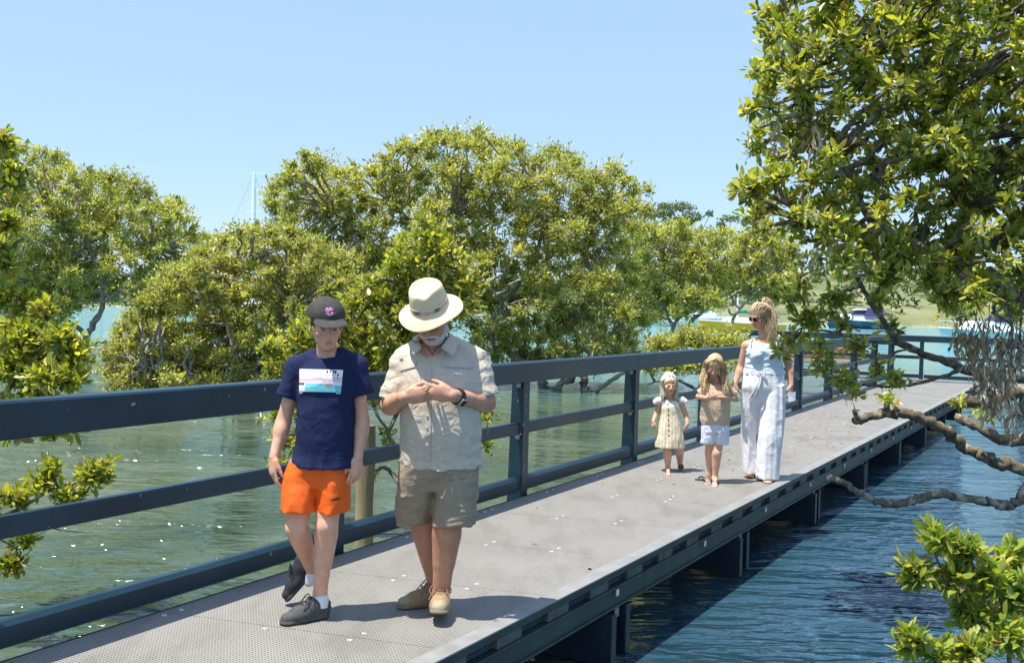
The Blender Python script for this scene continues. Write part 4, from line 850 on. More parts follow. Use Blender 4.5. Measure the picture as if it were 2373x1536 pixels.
def foot(F, ank, toe, heel_z, s=1.0, k=.015):
    ank, toe = np.asarray(ank, float), np.asarray(toe, float); d = toe - ank; d[2] = 0; d /= np.linalg.norm(d); heel = ank - d * .045 * s; heel[2] = heel_z + .03 * s
    F.cap(ank, heel, .036 * s, .030 * s, k); F.cap(ank - [0, 0, .01 * s], toe - d * .06 * s, .036 * s, .030 * s, k); sd = np.cross(d, [0, 0, 1])
    F.cap(toe - d * .075 * s - sd * .012 * s, toe - d * .02 * s - sd * .014 * s, .026 * s, .02 * s, k)
    F.cap(toe - d * .075 * s + sd * .015 * s, toe - d * .025 * s + sd * .016 * s, .026 * s, .018 * s, k)
def strands(mb, roots, dirs, length, gravity, r0, n=7, curl=0.0, col=(.5, .4, .2), cvar=.25, rs=None, collide=None, clen=.3):
    for i in range(len(roots)):
        L = length[i] if hasattr(length, '__len__') else length; P = [np.asarray(roots[i], float)]; d = np.asarray(dirs[i], float); d /= np.linalg.norm(d); ph = rs.uniform(0, 6.28); st = L / n
        for j in range(n):
            d = d + np.array([0, 0, -1.0]) * gravity * (j + 1) / n + np.array([math.cos(ph + j * 1.5), math.sin(ph + j * 1.5), 0]) * curl; d /= np.linalg.norm(d); q = P[-1] + d * st
            if collide is not None:
                for c_, rr in collide:
                    e = (q - c_) / rr; m = np.linalg.norm(e)
                    if m < 1: q = c_ + e / m * rr
            P.append(q)
        c = np.array(col[rs.randint(len(col))] if isinstance(col[0], (tuple, list)) else col) * rs.uniform(1 - cvar, 1 + cvar)
        mb.tube(P, np.linspace(r0, r0 * .35, len(P)), 4, c, cap=False)
def smooth_noise(P, sx, sy, sz, off=0.0): return pnoise(P * np.array([sx, sy, sz], np.float32) + off)
def folds(P, sc, amp, ax=(1, 1, 1), off=0.0):
    q = P * np.array(ax, np.float32) * sc; wv = pnoise(q * .5 + 7.7) ; q2 = q + wv[:, None] * .9; n_ = pnoise(q2 + off); m_ = pnoise(q2 * 2.1 + 3.3 + off)
    return amp * ((1 - np.abs(n_) * 2.6).clip(-1, 1) * .65 - .36 + .35 * m_)
def patch(F, pts_px, Yr, mat, name, parent, off=.003, res=14, colfn=None):
    """flat print or flap laid on a garment: quad given by four px corners (tl,tr,br,bl)"""
    tl, tr_, br, bl = [np.array(p, float) for p in pts_px]; nu, nv = (res if isinstance(res, tuple) else (res, res)); u, v = np.meshgrid(np.linspace(0, 1, nu), np.linspace(0, 1, nv)); u, v = u.ravel()[:, None], v.ravel()[:, None]
    q = (tl * (1 - u) + tr_ * u) * (1 - v) + (bl * (1 - u) + br * u) * v; P = F.hit(q[:, 0], q[:, 1], Yr[0], Yr[1], off)
    i = np.arange(nv - 1)[:, None] * nu; j = np.arange(nu - 1)[None]; Q = np.stack([i + j, i + nu + j, i + nu + j + 1, i + j + 1], -1).reshape(-1, 4)
    return mk(name, P, Q, mat, parent, colfn(u[:, 0], v[:, 0]) if colfn else None, True)
def shape_patch(F, poly_px, Yr, mat, name, parent, off=.003):
    q = np.array(poly_px, float); P = F.hit(q[:, 0], q[:, 1], Yr[0], Yr[1], off); c = P.mean(0); n_ = len(P)
    return mk(name, np.vstack([P, c]), np.array([[n_, (i + 1) % n_, i] for i in range(n_)]), mat, parent)
def spot(px, py, r): return [(px - r, py - r), (px + r, py - r), (px + r, py + r), (px - r, py + r)]
SKIN = (0.60, 0.35, 0.245)
def skin_mat(name): return material(name, rough=.48, vary=.10, vscale=30, bump=.10, bscale=300, attr=True, spec=.4, sss=.06)
m_skin = skin_mat('skin'); m_cloth_attr = material('dyed_cloth', rough=.85, vary=.07, vscale=18, bump=.25, bscale=700, attr=True, spec=.2, bdist=.001)
m_hair = material('hair', rough=.45, vary=.12, vscale=60, attr=True, spec=.5); m_shoe = material('shoe_fabric', rough=.8, vary=.15, vscale=50, bump=.3, bscale=500, attr=True, spec=.25, bdist=.001)
m_black = material('black_plastic', (.01, .01, .011), .25, 0, .1, 20); m_lens = material('dark_lens', (.012, .012, .014), .08, 0, .05, 20)
def const(c): return lambda V: np.tile(np.array(c, float), (len(V), 1))
def shoe(parent, ank, toe, s, upper, sole, name='shoe', lift=0.0, h=.004, lace=(.05, .05, .05), floor=0.0, pitch=0.0, collar=.05, toecap=None, sock=None, wide=1.0):
    """ank = ankle centre, toe = tip on plan; floor = sole height; pitch = toe-up angle"""
    ank, toe = np.asarray(ank, float), np.asarray(toe, float); d = toe - ank; d[2] = 0; L = np.linalg.norm(d); d /= L; sd = np.cross(d, [0, 0, 1.0]); cp, sp_ = math.cos(pitch), math.sin(pitch)
    dd = d * cp + np.array([0, 0, 1.0]) * sp_; uu = np.array([0, 0, 1.0]) * cp - d * sp_
    heel = np.array([ank[0], ank[1], floor]) - d * .05 * s
    def T(a, b_, c): return heel + dd * a * s + sd * b_ * s * wide + uu * c * s
    Lf = .275
    F = Field(np.minimum.reduce([T(-.05, -.09, -.05), T(.33, .09, .2), T(-.05, .09, .2), T(.33, -.09, -.05), T(.33, .09, -.05)]) - .06, np.maximum.reduce([T(-.05, -.09, -.05), T(.33, .09, .2), T(-.05, .09, .2), T(.33, -.09, -.05), T(-.05, .09, -.05)]) + .06, h)
    R = np.stack([sd, dd, uu], 1)
    F.cap(T(.045, 0, .045), T(.09, 0, .075), .037 * s, .036 * s, .02 * s); F.cap(T(.03, 0, .07), T(.05, 0, .098), .036 * s, .033 * s, .02 * s); F.cap(T(.08, 0, .07), T(.17, 0, .045), .036 * s, .034 * s, .03 * s)
    F.cap(T(.16, -.008, .036), T(.228, -.006, .03), .042 * s, .036 * s, .03 * s, sq=(uu, .85)); F.cap(T(.04, 0, .03), T(.17, 0, .03), .036 * s, .040 * s, .03 * s)
    F.plane(T(0, 0, .004), -uu)
    F.cap(T(.042, 0, .012), T(.14, 0, .010), .040 * s, .041 * s, .01 * s, sq=(uu, .40)); F.cap(T(.14, 0, .010), T(.225, -.005, .012), .041 * s, .045 * s, .01 * s, sq=(uu, .36))
    F.plane(T(0, 0, .0), -uu)
    def cf(V):
        q = (V - heel) @ R / s; c = np.tile(np.array(upper, float), (len(V), 1)); m = q[:, 2] < .024 + .006 * np.sin(q[:, 1] * 30); c[m] = sole
        if toecap is not None: c[(~m) & (q[:, 1] > .215)] = toecap
        c[q[:, 2] < .006] = np.array(sole) * .35; return c
    o = F.build(name, m_shoe, parent, cf)
    mb = MB()
    for i, a in enumerate((.105, .125, .145, .165)):
        z = .112 - (a - .105) * .62; P = [T(a, -.026, z - .012), T(a + .004, -.012, z), T(a + .008, 0, z + .003), T(a + .004, .012, z), T(a, .026, z - .012)]; mb.tube(spline(P, 3), .0032 * s, 5, lace)
    for q in (-1, 1):
        mb.tube(spline([T(.102, 0, .118), T(.105, q * .03, .128), T(.12, q * .048, .105), T(.128, q * .035, .085), T(.11, q * .012, .112)], 4), .0028 * s, 5, lace); mb.tube(spline([T(.102, 0, .118), T(.125, q * .022, .115), T(.15, q * .04, .08), T(.16, q * .045, .06)], 4), .0026 * s, 5, lace)
    mb.build('laces', m_shoe, o, True, True)
    return o

def flap(name, mat, parent, c4, bulge=(0, 0, 0), th=.004, n=8):
    """thin curved cloth flap from four corners"""
    A, B, C_, D_ = [np.asarray(q, float) for q in c4]; u, v = np.meshgrid(np.linspace(0, 1, n), np.linspace(0, 1, n)); u, v = u.ravel()[:, None], v.ravel()[:, None]
    P = (A * (1 - u) + B * u) * (1 - v) + (D_ * (1 - u) + C_ * u) * v + np.asarray(bulge) * (4 * u * (1 - u)) * (.4 + .6 * (1 - v)); i = np.arange(n - 1)[:, None] * n; j = np.arange(n - 1)[None]
    o = mk(name, P, np.stack([i + j, i + j + 1, i + n + j + 1, i + n + j], -1).reshape(-1, 4), mat, parent, None, True); m = o.modifiers.new('thick', 'SOLIDIFY'); m.thickness = th; m.offset = 0; return o
def bounds(px0, px1, py0, py1, Y0, dy0=.45, dy1=.45):
    a, b_ = at(px0, py1, Y0), at(px1, py0, Y0); return np.array([a[0], Y0 - dy0, min(a[2], -.03)]), np.array([b_[0], Y0 + dy1, b_[2]])
def ringer(J, mpp):
    def r(px, py, hw, depth, dy=0.0):
        p = J(px, py, dy); return (p[0], p[1], p[2], hw * mpp, depth)
    return r
def person(loc, label): return tag(empty('person', loc), label, 'person', 'family walking along the boardwalk')

# ------------------------------------------------------------------ the man in the felt hat
def build_man():
    Y0 = 5.0; mpp = Y0 / FPX; J = lambda x, y, dy=0.0: at(x, y, Y0 + dy); R_ = ringer(J, mpp)
    root = person((-.34, 5.0, 0), 'bearded man in cream felt hat, beige shirt and khaki shorts looking at his hands')
    skin = (0.58, 0.30, 0.19)
    lo, hi = bounds(868, 1168, 640, 1470, Y0)
    # body
    F = Field(lo, hi, .0054)
    c = J(1002, 736, -.07); R = frame((-.16, -.84, -.52), (-.20, -.5, .84)); T = head(F, c, R, 1.0)
    F.cap(T(0, -.02, -.05), J(1004, 812, .02), .058, .066, .02)
    F.loft([R_(1020, 1075, 84, .14), R_(1018, 920, 80, .148, -.005), R_(1015, 860, 82, .13), R_(1013, 822, 70, .105, .01), R_(1010, 800, 30, .07, .02)])
    for sx, sh, el, wr in ((-1, (938, 842, 0), (905, 938, .0), (937, 920, -.245)), (1, (1097, 840, 0), (1126, 932, .0), (1048, 916, -.245))):
        a, e, w = J(*sh), J(*el), J(*wr); F.cap(a, e, .050, .050, .02); F.cap(e, w, .050, .031, .015); F.ell(e * .72 + w * .28, (.05, .052, .047), None, .02)
    hand(F, J(937, 920, -.245), (.93, -.10, .16), (.15, .95, .1), (0, 0, 1), 1.0, (22, 38, 30), 2, (28, 30))
    hand(F, J(1048, 916, -.245), (-.93, -.10, .14), (-.15, .95, .1), (0, 0, 1), 1.0, (24, 40, 30), 2, (28, 30))
    leg(F, J(980, 1090, .02), J(984, 1220, .09), J(1014, 1368, .14), (.10, .068, .066, .043)); leg(F, J(1056, 1090, .0), J(1036, 1222, -.07), J(1022, 1374, -.02), (.10, .070, .070, .043))
    F.cap(J(1014, 1368, .14), J(1012, 1392, .14), .04, .036); F.cap(J(1022, 1374, -.02), J(1021, 1400, -.02), .042, .036)
    def cols(V):
        col = np.tile(np.array(skin), (len(V), 1)); col *= (1 + .12 * pnoise(V * 9) + .14 * pnoise(V * np.array([60, 60, 25])))[:, None]; col[:, 1:] *= (1 + .14 * pnoise(V * 15 + 5))[:, None]
        z = V[:, 2]; col[z < .75] *= np.array([.86, .80, .74])
        head_cols(V, c, R, 1.0, col, skin, (.45, .40, .36), lip=(.42, .18, .14), blush=.3); return col
    F.build('body', m_skin, root, cols)
    # beard, moustache and side hair
    B = Field(c - .17, c + .17, .0035)
    def E(p, r, k=.01, op='add'): B.ell(T(*p), np.array(r), R, k, op)
    E((0, .064, -.092), (.030, .031, .032), .02)
    for q in (-1, 1):
        B.cap(T(q * .064, .008, .0), T(q * .056, .02, -.062), .010, .014, .012); B.cap(T(q * .056, .02, -.064), T(q * .028, .064, -.096), .016, .021, .02); B.cap(T(q * .004, .104, -.047), T(q * .029, .087, -.060), .0072, .0068, .005); B.cap(T(q * .030, .086, -.062), T(q * .032, .074, -.086), .0066, .010, .008)
    E((0, .112, -.066), (.023, .018, .0085), .008, 'sub')
    B.wrinkle(lambda P: .0032 * pnoise(P * np.array([150, 150, 60], np.float32)) + .0028 * pnoise(P * 55))
    B.build('beard', m_hair, root, lambda V: np.array([.60, .54, .48]) * (1 + .5 * pnoise(V * 90))[:, None], 0)
    # glasses just under the brim, neck cord
    mb = MB()
    for q in (-1, 1):
        mb.tube([T(q * .033 + .02 * math.cos(a), .104, .0 + .013 * math.sin(a)) for a in np.linspace(0, 6.28, 17)], .0018, 5); mb.tube([T(q * .053, .102, .006), T(q * .076, .06, .006), T(q * .080, .0, .004)], .0018, 5)
    mb.tube([T(-.013, .106, .004), T(0, .110, .007), T(.013, .106, .004)], .0018, 5); mb.build('glasses', m_black, root, True)
    mb = MB(); mb.tube(spline([T(-.082, .01, .01), J(958, 780, -.10), J(962, 792, -.13), J(975, 790, -.12), J(990, 802, -.12), J(1002, 822, -.142)], 8), .0024, 6); mb.tube(spline([T(.080, 0, .0), J(1037, 770, -.06), J(1030, 790, -.10), J(1012, 806, -.125), J(1002, 822, -.142)], 8), .0024, 6); mb.build('neck_cord', m_black, root, True)
    # hat
    mb = MB(); n = 48; an = np.linspace(0, 2 * math.pi, n, endpoint=False); hb = T(0, -.004, .058); hc = (0.74, 0.66, 0.47); rings = []
    ux, uy, uz = R[:, 0], R[:, 1], R[:, 2]
    def ring(rx, ry, z, droop=0.0, pinch=0.0):
        zz = z - droop * np.abs(np.cos(an)) ** 1.5 - droop * 2.2 * np.abs(np.sin(an)) ** 3 + droop * .7 * np.sin(an * 3 + 1) + pinch; return hb + np.outer(np.cos(an) * rx, ux) + np.outer(np.sin(an) * ry, uy) + np.outer(zz * np.ones(n), uz)
    dent = .020 * np.exp(-((an - math.pi / 2 - .25) / .42) ** 2) + .010 * np.exp(-((an - math.pi / 2 + .75) / .3) ** 2) + .004 * np.sin(an * 2)
    prof = [ring(.088, .103, -.004), ring(.159, .168, -.016, .009), ring(.162, .171, -.014, .009), ring(.161, .170, -.010, .009), ring(.132, .142, .001, .004), ring(.100, .114, .007), ring(.0935, .108, .011), ring(.0925, .107, .030), ring(.0885, .101, .075, 0, -dent * .3), ring(.084, .095, .108, 0, -dent), ring(.077, .088, .120, 0, -dent), ring(.066, .077, .119, 0, -dent * 1.3), ring(.050, .060, .100), ring(.02, .025, .094), ring(.001, .001, .094)]
    V = np.vstack(prof); Q = [[a * n + j, a * n + (j + 1) % n, (a + 1) * n + (j + 1) % n, (a + 1) * n + j] for a in range(len(prof) - 1) for j in range(n)]
    hm = material('hat_felt', (.76, .62, .37), .85, 0, .06, 14, .2, 400); hat = mk('hat', V, np.array(Q), hm, root, None, True); hat.modifiers.new('sub', 'SUBSURF').levels = 1; hat.modifiers['sub'].render_levels = 1
    bp_ = [ring(.0945, .109, .012), ring(.0955, .110, .013), ring(.0945, .1085, .043), ring(.0935, .1075, .044)]
    V = np.vstack(bp_); Q = [[a * n + j, a * n + (j + 1) % n, (a + 1) * n + (j + 1) % n, (a + 1) * n + j] for a in range(3) for j in range(n)]
    mk('hat_band', V, np.array(Q), material('band_edge', (.74, .68, .55), .8), hat, None, True)
    bp_ = [ring(.0958, .1105, .018), ring(.0965, .111, .019), ring(.0958, .110, .037), ring(.095, .109, .038)]; V = np.vstack(bp_)
    cb = np.array([[.62, .36, .26] if int(j) % 3 else [.70, .48, .37] for a in range(4) for j in range(n)]); 
    for j in (8, 9, 10, 17, 18, 30, 31, 42):
        for a in (1, 2): cb[a * n + j] = (.17, .13, .11)
    mk('hat_ribbon', V, np.array(Q), m_cloth_attr, hat, cb, True)
    # shirt
    S = Field(lo, hi, .006)
    S.loft([R_(1024, 1078, 97, .158, .0), R_(1023, 1060, 95, .160), R_(1022, 1000, 93, .172, -.015), R_(1019, 930, 92, .168, -.01), R_(1016, 870, 93, .150), R_(1014, 835, 90, .125, .01), R_(1012, 806, 48, .088, .02)], .01)
    S.cap(J(975, 808, .02), J(936, 834, .01), .056, .060, .03); S.cap(J(1052, 806, .02), J(1098, 832, .01), .056, .060, .03)
    for a, b_, r0, r1 in ((J(937, 838), J(908, 928, -.02), .064, .072), (J(1098, 836), J(1124, 920, -.015), .066, .076)): S.cap(a, b_, r0, r1, .03, cut=True)
    def wr(P):
        z = P[:, 2]; lowm = np.clip((1.02 - z) / .25, 0, 1); xo = np.abs(P[:, 0] - J(1016, 900)[0]); slv = np.clip((xo - .17) / .05, 0, 1)
        return folds(P, 14, .011, (1, 1, 1.2)) * (.18 + .82 * lowm) + folds(P, 9, .016, (.5, .5, 1.6), 5.1) * slv + folds(P, 6, .010, (1.4, 1, .5), 9.) * .8
    S.wrinkle(wr)
    # placket and open neck
    S.cap(J(1002, 792, -.10), J(1003, 846, -.17), .040, .006, .004, 'sub'); S.cap(J(1002, 776, -.03), J(1002, 806, -.04), .072, .060, .006, 'sub')
    sc = (0.56, 0.49, 0.38); m_sh = material('shirt_cotton', sc, .85, 0, .06, 30, .2, 900, spec=.2, bdist=.0008, crumple=.012, cscale=15); sh = S.build('shirt', m_sh, root)
    flap('collar', m_sh, sh, (J(972, 772, .03), J(978, 806, -.125), J(959, 822, -.165), J(946, 795, -.045)), (-.012, -.02, .012)); flap('collar', m_sh, sh, (J(1038, 768, .04), J(1022, 806, -.125), J(1049, 826, -.150), J(1066, 790, -.035)), (.012, -.02, .012))
    mpk = material('shirt_flap', (.52, .46, .365), .85, 0, .06, 30, .2, 900, spec=.2, bdist=.0008)
    patch(S, [(923, 838), (966, 834), (962, 850), (927, 859)], (4.6, 5.3), mpk, 'pocket_flap', sh, .0065); patch(S, [(1024, 833), (1097, 836), (1096, 853), (1030, 850)], (4.6, 5.3), mpk, 'pocket_flap', sh, .0065)
    patch(S, [(988, 852), (1000, 852), (997, 1070), (984, 1070)], (4.6, 5.3), mpk, 'placket', sh, .004, (4, 50))
    mbt = material('shell_button', (.60, .55, .45), .35)
    for px, py in ((994, 842), (993, 880), (990, 963), (989, 990), (990, 1030)):
        p = S.hit([px], [py], 4.5, 5.3, .007)[0]; mb = MB(); mb.lathe([(0, .0), (.003, .0008), (.0058, .002), (.0058, 0), (.0058, -.004)], p, up=(0, -1, .1), sides=10); mb.build('button', mbt, sh, True)
    shape_patch(S, [(1050, 864), (1056, 862), (1063, 863), (1068, 866), (1071, 864), (1070, 870), (1066, 868), (1058, 869)], (4.6, 5.3), m_white, 'fish_emblem', sh, .005)
    patch(S, [(924, 824), (932, 823), (933, 831), (925, 832)], (4.6, 5.3), mpk, 'chest_tab', sh, .007, 6)
    # shorts
    S = Field(lo, hi, .006)
    S.loft([R_(1022, 1050, 88, .146), R_(1020, 1085, 90, .150), R_(1016, 1128, 70, .11)], .02)
    S.loft([R_(984, 1055, 40, .12, .0), R_(974, 1095, 49, .133, .01), R_(966, 1150, 48, .13, .03), R_(959, 1210, 42, .115, .07)], .02); S.loft([R_(1060, 1055, 40, .12, 0), R_(1062, 1095, 48, .136, -.01), R_(1058, 1150, 49, .135, -.03), R_(1051, 1212, 50, .125, -.05)], .02)
    S.wrinkle(lambda P: folds(P, 11, .012, (.7, .7, 1.5), 2.) + folds(P, 5, .009, (1.5, 1, .6), 4.))
    so = S.build('shorts', material('khaki_cotton', (.32, .255, .175), .9, 0, .08, 25, .25, 800, spec=.15, bdist=.001, crumple=.012, cscale=12), root)
    mk_ = material('khaki_pocket', (.30, .24, .165), .9, 0, .1, 25, .25, 800, spec=.15, bdist=.001)
    patch(S, [(1030, 1092), (1084, 1086), (1083, 1106), (1033, 1113)], (4.6, 5.3), mk_, 'cargo_flap', so, .005)
    # shoes
    shoe(root, J(1014, 1375, .14), gp(968, 1405), 1.0, (.30, .205, .11), (.20, .17, .11), lace=(.30, .2, .15), h=.005, toecap=(.33, .27, .17)); 
    shoe(root, J(1022, 1385, -.02), gp(1008, 1470), 1.04, (.33, .225, .12), (.22, .185, .12), lace=(.26, .15, .11), h=.005, pitch=.22, floor=.004, toecap=(.36, .30, .2), wide=1.08)
    # watch on the left wrist
    mb = MB(); w0 = J(1062, 919, -.215); ax_ = J(1126, 932, 0) - J(1048, 916, -.245); ax_ /= np.linalg.norm(ax_); e1 = np.cross(ax_, [0, 0, 1.0]); e1 /= np.linalg.norm(e1); e2 = np.cross(ax_, e1)
    for q in np.linspace(0, 2 * math.pi, 25)[:-1]:
        a = w0 + (e1 * math.cos(q) + e2 * math.sin(q)) * .037; mb.box(a, ax_ * .011, (-e1 * math.sin(q) + e2 * math.cos(q)) * .006, (e1 * math.cos(q) + e2 * math.sin(q)) * .002)
    wt = mb.build('wristwatch', m_black, root)
    fdir = np.array([.1, -.85, -.35]); fdir -= ax_ * (fdir @ ax_); fdir /= np.linalg.norm(fdir); sd2 = np.cross(ax_, fdir); mb = MB(); mb.box(w0 + fdir * .041, ax_ * .017, sd2 * .020, fdir * .005); bevel(mb.build('watch_case', material('watch_steel', (.5, .5, .5), .3, .8), wt), .004, 3); mb = MB(); mb.box(w0 + fdir * .0468, ax_ * .0145, sd2 * .0172, fdir * .0008); mb.build('watch_glass', m_lens, wt)
    # what he is holding
    Fh = Field(J(980, 912, -.33) - .03, J(993, 895, -.33) + .03, .002); pc_ = J(987, 904, -.315); Fh.ell(pc_, (.014, .007, .006), frame((.3, -.2, .4), (0, 0, 1)), .002); Fh.cap(pc_ + [.004, 0, .006], pc_ + [.012, -.002, .016], .004, .0015, .003)
    tag(Fh.build('seed_pod', material('seed_pod', (.55, .46, .05), .5, 0, .3, 80), None), 'small yellow-green seed pod held between the fingertips of the man in the hat', 'seed pod')
# ------------------------------------------------------------------ the boy in orange shorts
def build_boy():
    Y0 = 4.88; mpp = Y0 / FPX; J = lambda x, y, dy=0.0: at(x, y, Y0 + dy); R_ = ringer(J, mpp)
    root = person((-.93, 4.88, 0), 'boy in dark cap, navy picture T-shirt, bright orange shorts and black sneakers'); skin = (.70, .385, .255)
    lo, hi = bounds(618, 880, 676, 1470, Y0); F = Field(lo, hi, .0054)
    c = J(756, 752, -.035); R = frame((.34, -.89, -.28), (.06, -.28, .96)); s = .97; T = head(F, c, R, s, child=False, male=False)
    F.cap(T(0, -.02, -.05), J(759, 826, .02), .046, .052, .02)
    F.loft([R_(757, 1080, 60, .10), R_(756, 980, 55, .09), R_(757, 880, 56, .085), R_(757, 845, 50, .068, .01), R_(758, 822, 24, .045, .02)])
    for sh, el, w in (((690, 856, .015), (657, 978, .03), (635, 1058, -.04)), ((825, 852, .015), (839, 978, .03), (829, 1060, -.03))):
        a, e, q = J(*sh), J(*el), J(*w); F.cap(a, e, .035, .036, .02); F.cap(e, q, .037, .0235, .015); F.ell(e * .75 + q * .25, (.037, .038, .045), None, .02)
    hand(F, J(635, 1058, -.04), (-.04, -.12, -1), (.75, .62, 0), (.55, -.8, 0), .90, (20, 28, 22), 3, (24, 18)); hand(F, J(829, 1060, -.03), (-.10, -.12, -1), (-.62, .75, 0), (-.75, -.55, 0), .92, (22, 30, 24), 3, (24, 18))
    leg(F, J(704, 1085, 0), J(687, 1222, -.06), J(722, 1318, .20), (.078, .052, .052, .033)); leg(F, J(768, 1085, 0), J(757, 1218, -.05), J(742, 1372, -.01), (.078, .053, .053, .034)); F.cap(J(742, 1372, -.01), J(741, 1398, -.01), .034, .03); F.cap(J(722, 1318, .20), J(717, 1345, .21), .033, .03)
    def cols(V):
        col = np.tile(np.array(skin), (len(V), 1)); col *= (1 + .08 * pnoise(V * 9) + .08 * pnoise(V * 31))[:, None]; col[:, 1:] *= (1 + .12 * pnoise(V * 14 + 5))[:, None]; head_cols(V, c, R, s, col, skin, (.10, .065, .04), blush=.15)
        q = ((V - c) @ R) / s; m = (q[:, 2] > .0) & (q[:, 1] < .035) & (np.abs(q) < .15).all(1) & ~((np.abs(q[:, 0]) > .078) & (np.abs(q[:, 2]) < .045)); col[m] = (.045, .03, .02); return col
    F.build('body', m_skin, root, cols)
    # cap
    C_ = Field(c - .19, c + .21, .0035); C_.ell(T(0, -.012, .045), np.array([.097, .114, .094]) * s, R, 0); C_.plane(T(0, 0, .044), -R[:, 2] + .10 * R[:, 1]); C_.wrinkle(lambda P: folds(P, 16, .003))
    Rb = R @ np.array(Matrix.Rotation(rad(-6), 3, 'X')); C_.ell(T(0, .112, .046), np.array([.084, .070, .0060]) * s, Rb, .004); 
    C_.cap(T(0, -.012, .132), T(0, -.012, .136), .007, None, .003)
    cap_o = C_.build('cap', material('cap_cotton', (.062, .060, .056), .9, 0, .2, 20, .3, 500, spec=.15, bdist=.001), root)
    m_pink = material('pink_thread', (.72, .32, .58), .7); 
    fc = bpy.data.curves.new('emblem', 'FONT'); ems = []
    for txt, a0, sg in (('QUIK', 0, 1), ('SILVER', math.pi, -1)):
        for i_, ch in enumerate(txt):
            ang = (i_ - (len(txt) - 1) / 2) * (.62 if sg > 0 else .42); cu = bpy.data.curves.new('t', 'FONT'); cu.body = ch; cu.size = 13 if sg > 0 else 10; cu.align_x = 'CENTER'; ob = bpy.data.objects.new('t', cu); me = bpy.data.meshes.new_from_object(ob); v = np.zeros(len(me.vertices) * 3); me.vertices.foreach_get('co', v); v = v.reshape(-1, 3)
            tris = [list(p.vertices) for p in me.polygons]; bpy.data.objects.remove(ob); bpy.data.meshes.remove(me)
            if not len(v): continue
            x, y = v[:, 0], v[:, 1] + (2 if sg > 0 else -11); ca, sa = math.cos(ang * sg), math.sin(ang * sg); ems.append((764 + x * ca * .95 + y * sa, 719.5 + 2 - (y * ca - x * sa * .95) * .92, tris))
    off = 0; PX, PY, TT = [], [], []
    for x, y, t_ in ems: PX.append(x); PY.append(y); TT += [[i_ + off for i_ in q] for q in t_]; off += len(x)
    P = C_.hit(np.concatenate(PX), np.concatenate(PY), 4.5, 5.1, .0035); me = bpy.data.meshes.new('emblem'); me.from_pydata([tuple(p) for p in P], [], TT); obj('emblem', me, m_pink, cap_o)
    # T-shirt
    S = Field(lo, hi, .006)
    S.loft([R_(751, 1078, 75, .122), R_(752, 1050, 72, .118), R_(755, 980, 66, .11, -.005), R_(757, 900, 66, .112), R_(757, 862, 66, .105, .005), R_(758, 826, 40, .068, .02)], .01)
    S.cap(J(728, 826, .02), J(688, 848, .01), .042, .048, .03); S.cap(J(790, 824, .02), J(827, 845, .01), .042, .048, .03)
    for a, b_ in ((J(689, 849), J(666, 918, .0)), (J(827, 846), J(842, 915, .0))): S.cap(a, b_, .049, .056, .025, cut=True)
    S.wrinkle(lambda P: folds(P, 10, .011, (1.1, 1, .8), 3.) * (.3 + .65 * np.clip((1.05 - P[:, 2]) / .3, 0, 1)) + folds(P, 6, .008, (.7, .7, 1.3), 8.))
    S.cap(T(0, -.02, -.06), J(759, 819, .0), .047, .050, .004, 'sub')
    ts = S.build('t_shirt', material('navy_jersey', (.020, .027, .072), .92, 0, .12, 30, .25, 900, spec=.12, bdist=.0008, crumple=.009, cscale=11), root)
    mb = MB(); ang = np.linspace(0, 2 * math.pi, 33)
    def pr(u, v):      # beach photograph printed on the shirt
        c_ = np.ones((len(u), 3)) * np.array([.86, .86, .83]); hz = .42 - .10 * u; n_ = pnoise(np.c_[u * 9, v * 14, u * 0 + 2.]); n2 = pnoise(np.c_[u * 22, v * 30, u * 0 + 5.])
        c_[v < hz] = (.88, .87, .82); m = (v >= hz) & (v < hz + .26); c_[m] = np.array([.78, .55, .55]) * (1 + .5 * n2[m])[:, None]; m = (v >= hz + .2 + .08 * n_); c_[m] = np.array([.80, .83, .80]) * (1 + .3 * n_[m])[:, None]
        m = (v > .70 + .12 * n_ - .1 * (np.abs(u - .45) < .3)) & (u > .13) & (v > .62); c_[m] = np.array([.18, .58, .62]) * (1 + .25 * n_[m])[:, None]; m = ((u - .70) / .11) ** 2 + ((v - .72) / .10) ** 2 < 1; c_[m] = (.33, .28, .29); m = (u < .12) & (v > .6) & (v < .72); c_[m] = (.12, .10, .10)
        for pu, pv in ((.64, .10), (.71, .09), (.785, .08), (.835, .10), (.89, .22)):
            m = (((u - pu) / .026) ** 2 + ((v - pv) / .07) ** 2 < 1) & (n2 > -.25); c_[m] = (.03, .03, .035); m = (np.abs(u - pu + (v - pv) * .06) < .006) & (v > pv) & (v < pv + .22); c_[m] = (.05, .045, .05)
        return np.clip(c_, 0, 1)
    patch(S, [(694, 855), (795, 857), (790, 909), (693, 907)], (4.5, 5.2), material('screen_print', rough=.8, vary=.03, attr=True, spec=.2), 'beach_print', ts, .0045, (110, 60), pr)
    for q in [(693, 909, 701, 911), (779, 910, 789, 912)]: patch(S, [(q[0], q[1]), (q[2], q[1]), (q[2], q[3]), (q[0], q[3])], (4.5, 5.2), m_white, 'print_caption', ts, .005, 3)
    # shorts
    S = Field(lo, hi, .006); S.loft([R_(748, 1055, 52, .09), R_(742, 1072, 58, .10), R_(733, 1125, 58, .095)], .015); S.loft([R_(716, 1055, 34, .09), R_(703, 1085, 38, .105), R_(699, 1105, 41, .108), R_(695, 1140, 41, .107, -.02), R_(693, 1181, 39, .102, -.04)], .012); S.loft([R_(768, 1055, 36, .09), R_(770, 1100, 40, .108), R_(773, 1140, 38, .105, -.01), R_(774, 1184, 36, .10, -.02)], .012)
    S.wrinkle(lambda P: folds(P, 7, .012, (1.3, 1, .6), 6.) + folds(P, 13, .004, (1, 1, 1), 1.))
